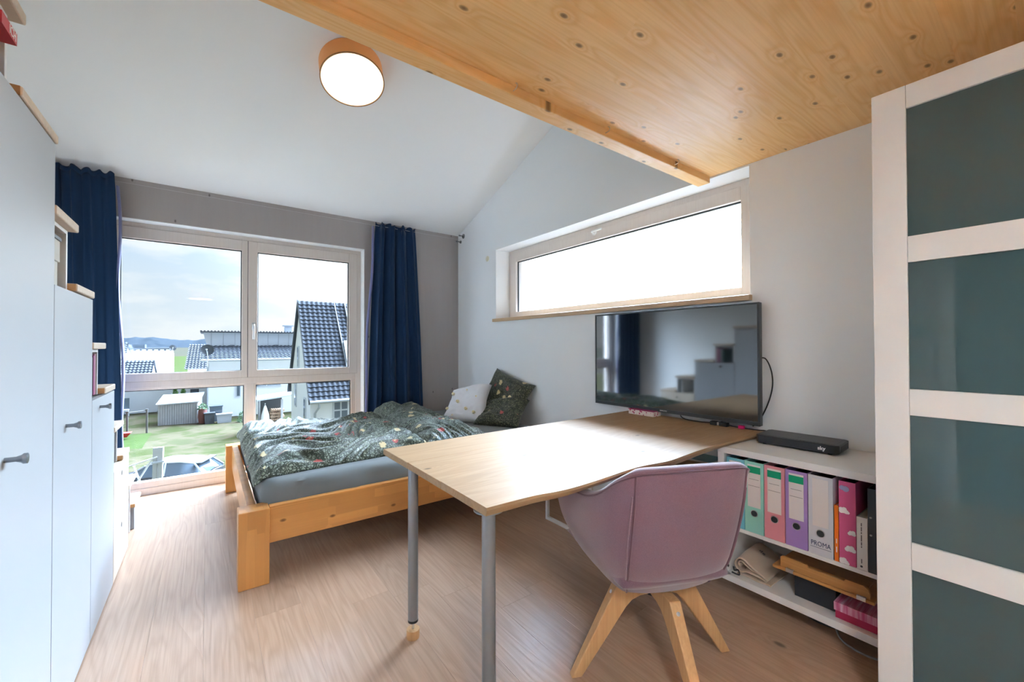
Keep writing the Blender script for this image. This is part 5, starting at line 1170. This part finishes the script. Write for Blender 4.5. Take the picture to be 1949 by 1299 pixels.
# shrubs
def leaf_blob(name, label, c, rx, ry, rz_, n, mat, seedv, cat='shrub', leaf=0.12, group=None):
    rnd = random.Random(seedv); t = outside(name, label, cat, (c[0], c[1], c[2]), group); m_ = MB()
    for _ in range(n):
        a, b_ = rnd.uniform(0, 2 * math.pi), rnd.uniform(-0.2, 1); rr_ = (1 - max(0, b_) ** 2) ** 0.5 * rnd.uniform(0.75, 1.05)
        p = Vector((c[0] + rx * rr_ * math.cos(a), c[1] + ry * rr_ * math.sin(a), c[2] + rz_ * max(0.02, b_)))
        d = Vector((rnd.uniform(-1, 1), rnd.uniform(-1, 1), rnd.uniform(-.3, 1))).normalized(); e_ = d.orthogonal().normalized() * leaf * 0.4; g_ = d * leaf
        m_.add([p, p + e_ + g_ * .5, p + g_, p - e_ + g_ * .5], [(0, 1, 2, 3)])
    m_.build('foliage', mat, t)
    cyl((c[0], c[1], GZ), (c[0], c[1], c[2] + rz_ * 0.6), 0.05, seg=6).build('stem', 'weathered_wood', t)
plain('leaf_green', (0.10, 0.22, 0.05), 0.7, var=0.3, vscale=8); plain('leaf_dark', (0.05, 0.10, 0.04), 0.7, var=0.3, vscale=8); plain('leaf_brown', (0.16, 0.06, 0.05), 0.7, var=0.3, vscale=8)
leaf_blob('arborvitae', 'left bright green cypress shrub behind the shed', (-2.12, 43.8, GZ), 0.24, 0.24, 2.35, 900, 'leaf_green', 1, group='cypress shrubs behind the shed')
leaf_blob('arborvitae', 'right bright green cypress shrub behind the shed', (-1.60, 43.6, GZ), 0.24, 0.24, 2.30, 900, 'leaf_green', 2, group='cypress shrubs behind the shed')
leaf_blob('bush', 'green bush in the far garden at the left edge of the window', (-7.2, 46.9, GZ), 1.0, 0.6, 1.5, 700, 'leaf_green', 3)
leaf_blob('bush', 'dark bush in front of the white annex', (-2.9, 46.9, GZ), 0.5, 0.35, 0.9, 300, 'leaf_dark', 4)
# bins, stone pots, barrel by the house
for (x, y, w_, h_, d_, lab, mt) in ((0.15, 38.4, 0.62, 0.75, 0.55, 'dark plastic bin at the corner of the middle house', 'dark_trim'), (0.55, 39.2, 0.8, 1.15, 0.5, 'grey-green water tank behind the bins', 'ext_glass'), (1.05, 38.2, 0.95, 0.62, 0.5, 'grey crate next to the dark plastic bin', 'zinc')):
    t = outside('garden_bin', lab, 'bin', (x, y, GZ))
    MB().hexa([(x - w_ / 2 * .9, y - d_ / 2, GZ), (x + w_ / 2 * .9, y - d_ / 2, GZ), (x + w_ / 2 * .9, y + d_ / 2, GZ), (x - w_ / 2 * .9, y + d_ / 2, GZ)], [(x - w_ / 2, y - d_ / 2, GZ + h_), (x + w_ / 2, y - d_ / 2, GZ + h_), (x + w_ / 2, y + d_ / 2, GZ + h_), (x - w_ / 2, y + d_ / 2, GZ + h_)]).build('container', mt, t)
    box(x - w_ / 2 - .04, x + w_ / 2 + .04, y - d_ / 2 - .04, y + d_ / 2 + .04, GZ + h_, GZ + h_ + 0.07).build('lid', mt, t)
t = outside('planter', 'brown barrel planter beside the garden shed', 'planter', (-0.27, 38.8, GZ))
MB().lathe((-0.27, 38.8, GZ), [(0.24, 0), (0.3, 0.5), (0.26, 1.1), (0.22, 1.1)], seg=16).build('barrel', 'leaf_brown', t, smooth=True)
leaf_blob('plant', 'dark plant growing in the barrel planter', (-0.27, 38.8, GZ + 1.05), 0.3, 0.3, 0.4, 160, 'leaf_dark', 9, 'plant')
leaf_blob('bush', 'dark low plant at the right end of the bins', (2.2, 37.6, GZ), 0.35, 0.35, 0.8, 260, 'leaf_dark', 6)
# garden fence posts, wire mesh and toys on the left
for k, x in enumerate((-5.4, -4.15, -3.25)):
    t = outside('fence_post', ('left', 'middle', 'right')[k] + ' of the three thin wooden fence posts left of the shed', 'post', (x, 35.6 + 0.6 * k, GZ), 'garden fence posts')
    box(x - 0.05, x + 0.05, 35.55 + 0.6 * k, 35.65 + 0.6 * k, GZ, GZ + 1.55).build('post', 'post_wood', t); box(x - 0.07, x + 0.07, 35.53 + .6 * k, 35.67 + .6 * k, GZ + 1.55, GZ + 1.6).build('cap', 'post_wood', t)
t = outside('fence_rail', 'thin rail along the top of the garden fence posts', 'fence', (-4.3, 36, GZ))
MB().tube([(-5.5, 35.6, GZ + 1.5), (-4.15, 36.2, GZ + 1.52), (-3.2, 36.85, GZ + 1.5)], 0.03, 6).build('rail', 'post_wood', t)
plain('toy_red', (0.50, 0.03, 0.03), 0.5)
t = outside('wheelbarrow', 'red toy wheelbarrow on the lawn', 'toy', (-4.45, 35.0, GZ))
MB().hexa([(-4.8, 34.8, GZ + .15), (-4.0, 34.8, GZ + .15), (-4.0, 35.2, GZ + .15), (-4.8, 35.2, GZ + .15)], [(-5.0, 34.7, GZ + .42), (-3.8, 34.7, GZ + .42), (-3.8, 35.3, GZ + .42), (-5.0, 35.3, GZ + .42)]).build('tub', 'toy_red', t)
cyl((-4.9, 35.0, GZ + .13), (-4.9, 35.08, GZ + .13), 0.13, seg=12).build('wheel', 'dark_trim', t)
t = outside('ball', 'red ball on the lawn above the toy wheelbarrow', 'ball', (-4.75, 36.4, GZ)); MB().lathe((-4.75, 36.4, GZ + .3), [(0.02, -.3), (.2, -.22), (.3, 0), (.2, .22), (0.02, .3)], seg=14).build('shell', 'toy_red', t, smooth=True); MB().lathe((-4.75, 36.4, GZ + .3), [(.302, -.03), (.302, .03)], seg=14).build('band', 'letter_white', t)
for k, (x, y) in enumerate(((-6.7, 46.5), (-5.6, 46.2))):
    t = outside('garden_chair', ('left', 'right')[k] + ' of the two blue-grey garden chairs far left', 'chair', (x, y, GZ), 'garden chairs')
    box(x - .4, x + .4, y - .35, y + .35, GZ + .5, GZ + .6).build('seat', 'clad_grey', t); box(x - .4, x + .4, y + .3, y + .38, GZ + .6, GZ + 1.5).build('backrest', 'ext_glass', t)
    for sx in (-.36, .36):
        for sy in (-.3, .3): box(x + sx - .04, x + sx + .04, y + sy - .04, y + sy + .04, GZ, GZ + .5).build('leg', 'clad_grey', t)
# open wood store in the right lower pane
t = outside('wood_store', 'open lean-to shelter with stacked firewood seen through the lower right pane', 'shelter', (3.4, 32, GZ))
for (x, y) in ((2.75, 31.6), (4.0, 31.2), (2.9, 33.3), (4.15, 32.9)): box(x - .06, x + .06, y - .06, y + .06, GZ, -2.35).build('post', 'weathered_wood', t)
MB().hexa([(2.3, 31.3, -2.42), (4.6, 30.7, -2.1), (4.8, 33.2, -2.1), (2.5, 33.8, -2.42)], [(2.3, 31.3, -2.32), (4.6, 30.7, -2.0), (4.8, 33.2, -2.0), (2.5, 33.8, -2.32)]).build('roof', 'clad_grey', t)
MB().hexa([(2.8, 33.2, GZ), (4.2, 32.8, GZ), (4.2, 32.9, GZ), (2.8, 33.3, GZ)], [(2.8, 33.2, -2.4), (4.2, 32.8, -2.2), (4.2, 32.9, -2.2), (2.8, 33.3, -2.4)]).build('rear_wall', 'dark_trim', t)
t = outside('firewood', 'stack of split logs in the open shelter', 'firewood', (3.8, 31.8, GZ))
plain('log_end', (0.30, 0.20, 0.13), 0.8, var=0.3, vscale=6)
rnd = random.Random(5)
for j in range(8):
    for i in range(6):
        x = 3.42 + i * 0.125 + (0.06 if j % 2 else 0); cyl((x, 31.55 - 0.3 * (x - 3.4), GZ + 0.1 + j * 0.2), (x, 32.3 - 0.3 * (x - 3.4), GZ + 0.1 + j * 0.2), 0.085 + rnd.uniform(-.02, .015), seg=7).build('log', 'log_end', t)
t = outside('parasol', 'folded white parasol leaning in the open shelter', 'parasol', (3.0, 31.5, GZ))
MB().lathe((3.05, 31.35, GZ), [(0.03, 0), (0.03, .6), (0.28, .65), (0.22, 1.3), (0.05, 1.9)], seg=10).build('canopy', 'letter_white', t, smooth=True); cyl((3.05, 31.35, GZ + 1.85), (3.05, 31.35, GZ + 2.05), 0.03, seg=6).build('finial', 'weathered_wood', t)

# parked car, seen from above
t = outside('car', 'dark car with a silver roof parked below the window', 'car', (-1.0, 20.5, GZ))
CM = Matrix.Translation((-1.25, 20.9, GZ)) @ Matrix.Rotation(R(-26), 4, 'Z') @ Matrix.Diagonal((0.86, 0.92, 0.98, 1))
plain('car_silver', (0.50, 0.53, 0.57), 0.25, metal=0.3, coat=0.6); plain('car_dark', (0.05, 0.055, 0.065), 0.25, coat=0.8)
def car_sec(x, pts): return [(x, y, z) for y, z in pts]
secs = [(-2.2, 0.70, 0.35, 0.62), (-2.1, 0.82, 0.25, 0.78), (-1.2, 0.87, 0.22, 0.92), (-0.2, 0.88, 0.22, 0.96), (0.9, 0.88, 0.22, 0.97), (1.7, 0.86, 0.24, 0.99), (2.0, 0.80, 0.28, 0.92), (2.1, 0.68, 0.4, 0.75)]
g = [[(x, -hw, zb), (x, -hw * 1.02, (zb + zt) / 2), (x, -hw * .93, zt), (x, 0, zt + 0.04), (x, hw * .93, zt), (x, hw * 1.02, (zb + zt) / 2), (x, hw, zb)] for x, hw, zb, zt in secs]
bd = MB().grid(g, len(g), 7); bd.f.append(list(range(7))); bd.f.append([(len(g) - 1) * 7 + k for k in range(7)])
bd.xf(CM).build('body', 'car_dark', t, smooth=R(40))
cab = [(-1.15, 0.80, 0.93, 0.94), (-0.45, 0.74, 0.94, 1.36), (0.0, 0.72, 0.95, 1.44), (0.9, 0.71, 0.96, 1.44), (1.45, 0.69, 0.97, 1.36), (1.92, 0.66, 0.95, 0.97)]
g = [[(x, -0.82, zb), (x, -hw * .86, zt - 0.03), (x, -hw * .6, zt + 0.015), (x, 0, zt + 0.03), (x, hw * .6, zt + 0.015), (x, hw * .86, zt - 0.03), (x, 0.82, zb)] for x, hw, zb, zt in cab]
MB().grid(g, len(g), 7).xf(CM).build('cabin_glass', 'ext_glass', t, smooth=R(40))
g2 = [[(x, -hw * .86, zt - 0.02), (x, -hw * .6, zt + 0.03), (x, 0, zt + 0.045), (x, hw * .6, zt + 0.03), (x, hw * .86, zt - 0.02)] for x, hw, zb, zt in cab[1:5]]
MB().grid(g2, 4, 5).xf(CM).build('roof_panel', 'car_silver', t, smooth=R(40), solid=0.02)
for sy in (-1, 1):
    for (xa, za, xb, zb2) in ((-1.15, 0.95, -0.45, 1.35), (0.35, 0.97, 0.32, 1.43), (1.45, 1.36, 1.92, 0.97)):
        ya, yb_ = (0.81 if za < 1.1 else 0.63) * sy, (0.81 if zb2 < 1.1 else 0.62) * sy
        MB().tube([CM @ Vector((xa, ya, za)), CM @ Vector((xb, yb_, zb2))], 0.035, 6).build('pillar', 'car_silver', t)
    for xw in (-1.35, 1.3): MB().cyl(CM @ Vector((xw, 0.70 * sy, 0.31)), CM @ Vector((xw, 0.90 * sy, 0.31)), 0.31, seg=18).build('wheel', 'dark_trim', t, smooth=True)
    MB().lathe(CM @ Vector((-0.62, 0.98 * sy, 1.0)), [(0.02, -.1), (.09, -.06), (.1, .05), (.03, .1)], seg=10).build('wing_mirror', 'car_dark', t, smooth=True)
MB().hexa(*[[CM @ Vector(p) for p in q_] for q_ in ([(1.45, -.6, 1.36), (1.72, -.58, 1.36), (1.72, .58, 1.36), (1.45, .6, 1.36)], [(1.45, -.6, 1.41), (1.74, -.58, 1.40), (1.74, .58, 1.40), (1.45, .6, 1.41)])]).build('spoiler', 'car_silver', t)
# pale wooden post with thin poles in front of the car
t = outside('wooden_post', 'pale upright wooden post in front of the parked car', 'post', (-1.36, 18.5, GZ))
MB().hexa([(-1.50, 18.45, GZ), (-1.26, 18.35, GZ), (-1.24, 18.47, GZ), (-1.48, 18.57, GZ)], [(-1.47, 18.45, -2.25), (-1.20, 18.35, -2.23), (-1.18, 18.47, -2.23), (-1.45, 18.57, -2.25)]).build('beam', plain('pale_post', (0.50, 0.51, 0.53), 0.7, var=.1), t)
box(-1.50, -1.17, 18.33, 18.36, -2.75, -2.69).build('bracket', 'zinc', t)
for k, (a, b, lab) in enumerate((((-2.15, 18.9, -3.9), (-1.45, 18.5, -2.55), 'white pole slanting up to the post before the car'), ((-2.3, 18.9, -2.9), (-1.35, 18.4, -2.55), 'white pole lying level against the post before the car'), ((-2.0, 18.9, -2.85), (-1.72, 18.7, -3.7), 'white bent pole left of the post before the car'), ((-2.2, 18.8, -3.55), (-1.4, 18.3, -3.75), 'low white pole crossing before the car'))):
    t = outside('pole', lab, 'pole', (a[0], a[1], GZ), 'white poles before the car')
    MB().tube([a, b], 0.028, 8).build('rod', 'letter_white', t, smooth=True); MB().tube([b, (b[0], b[1], GZ)], 0.02, 6).build('stake', 'weathered_wood', t, smooth=True)
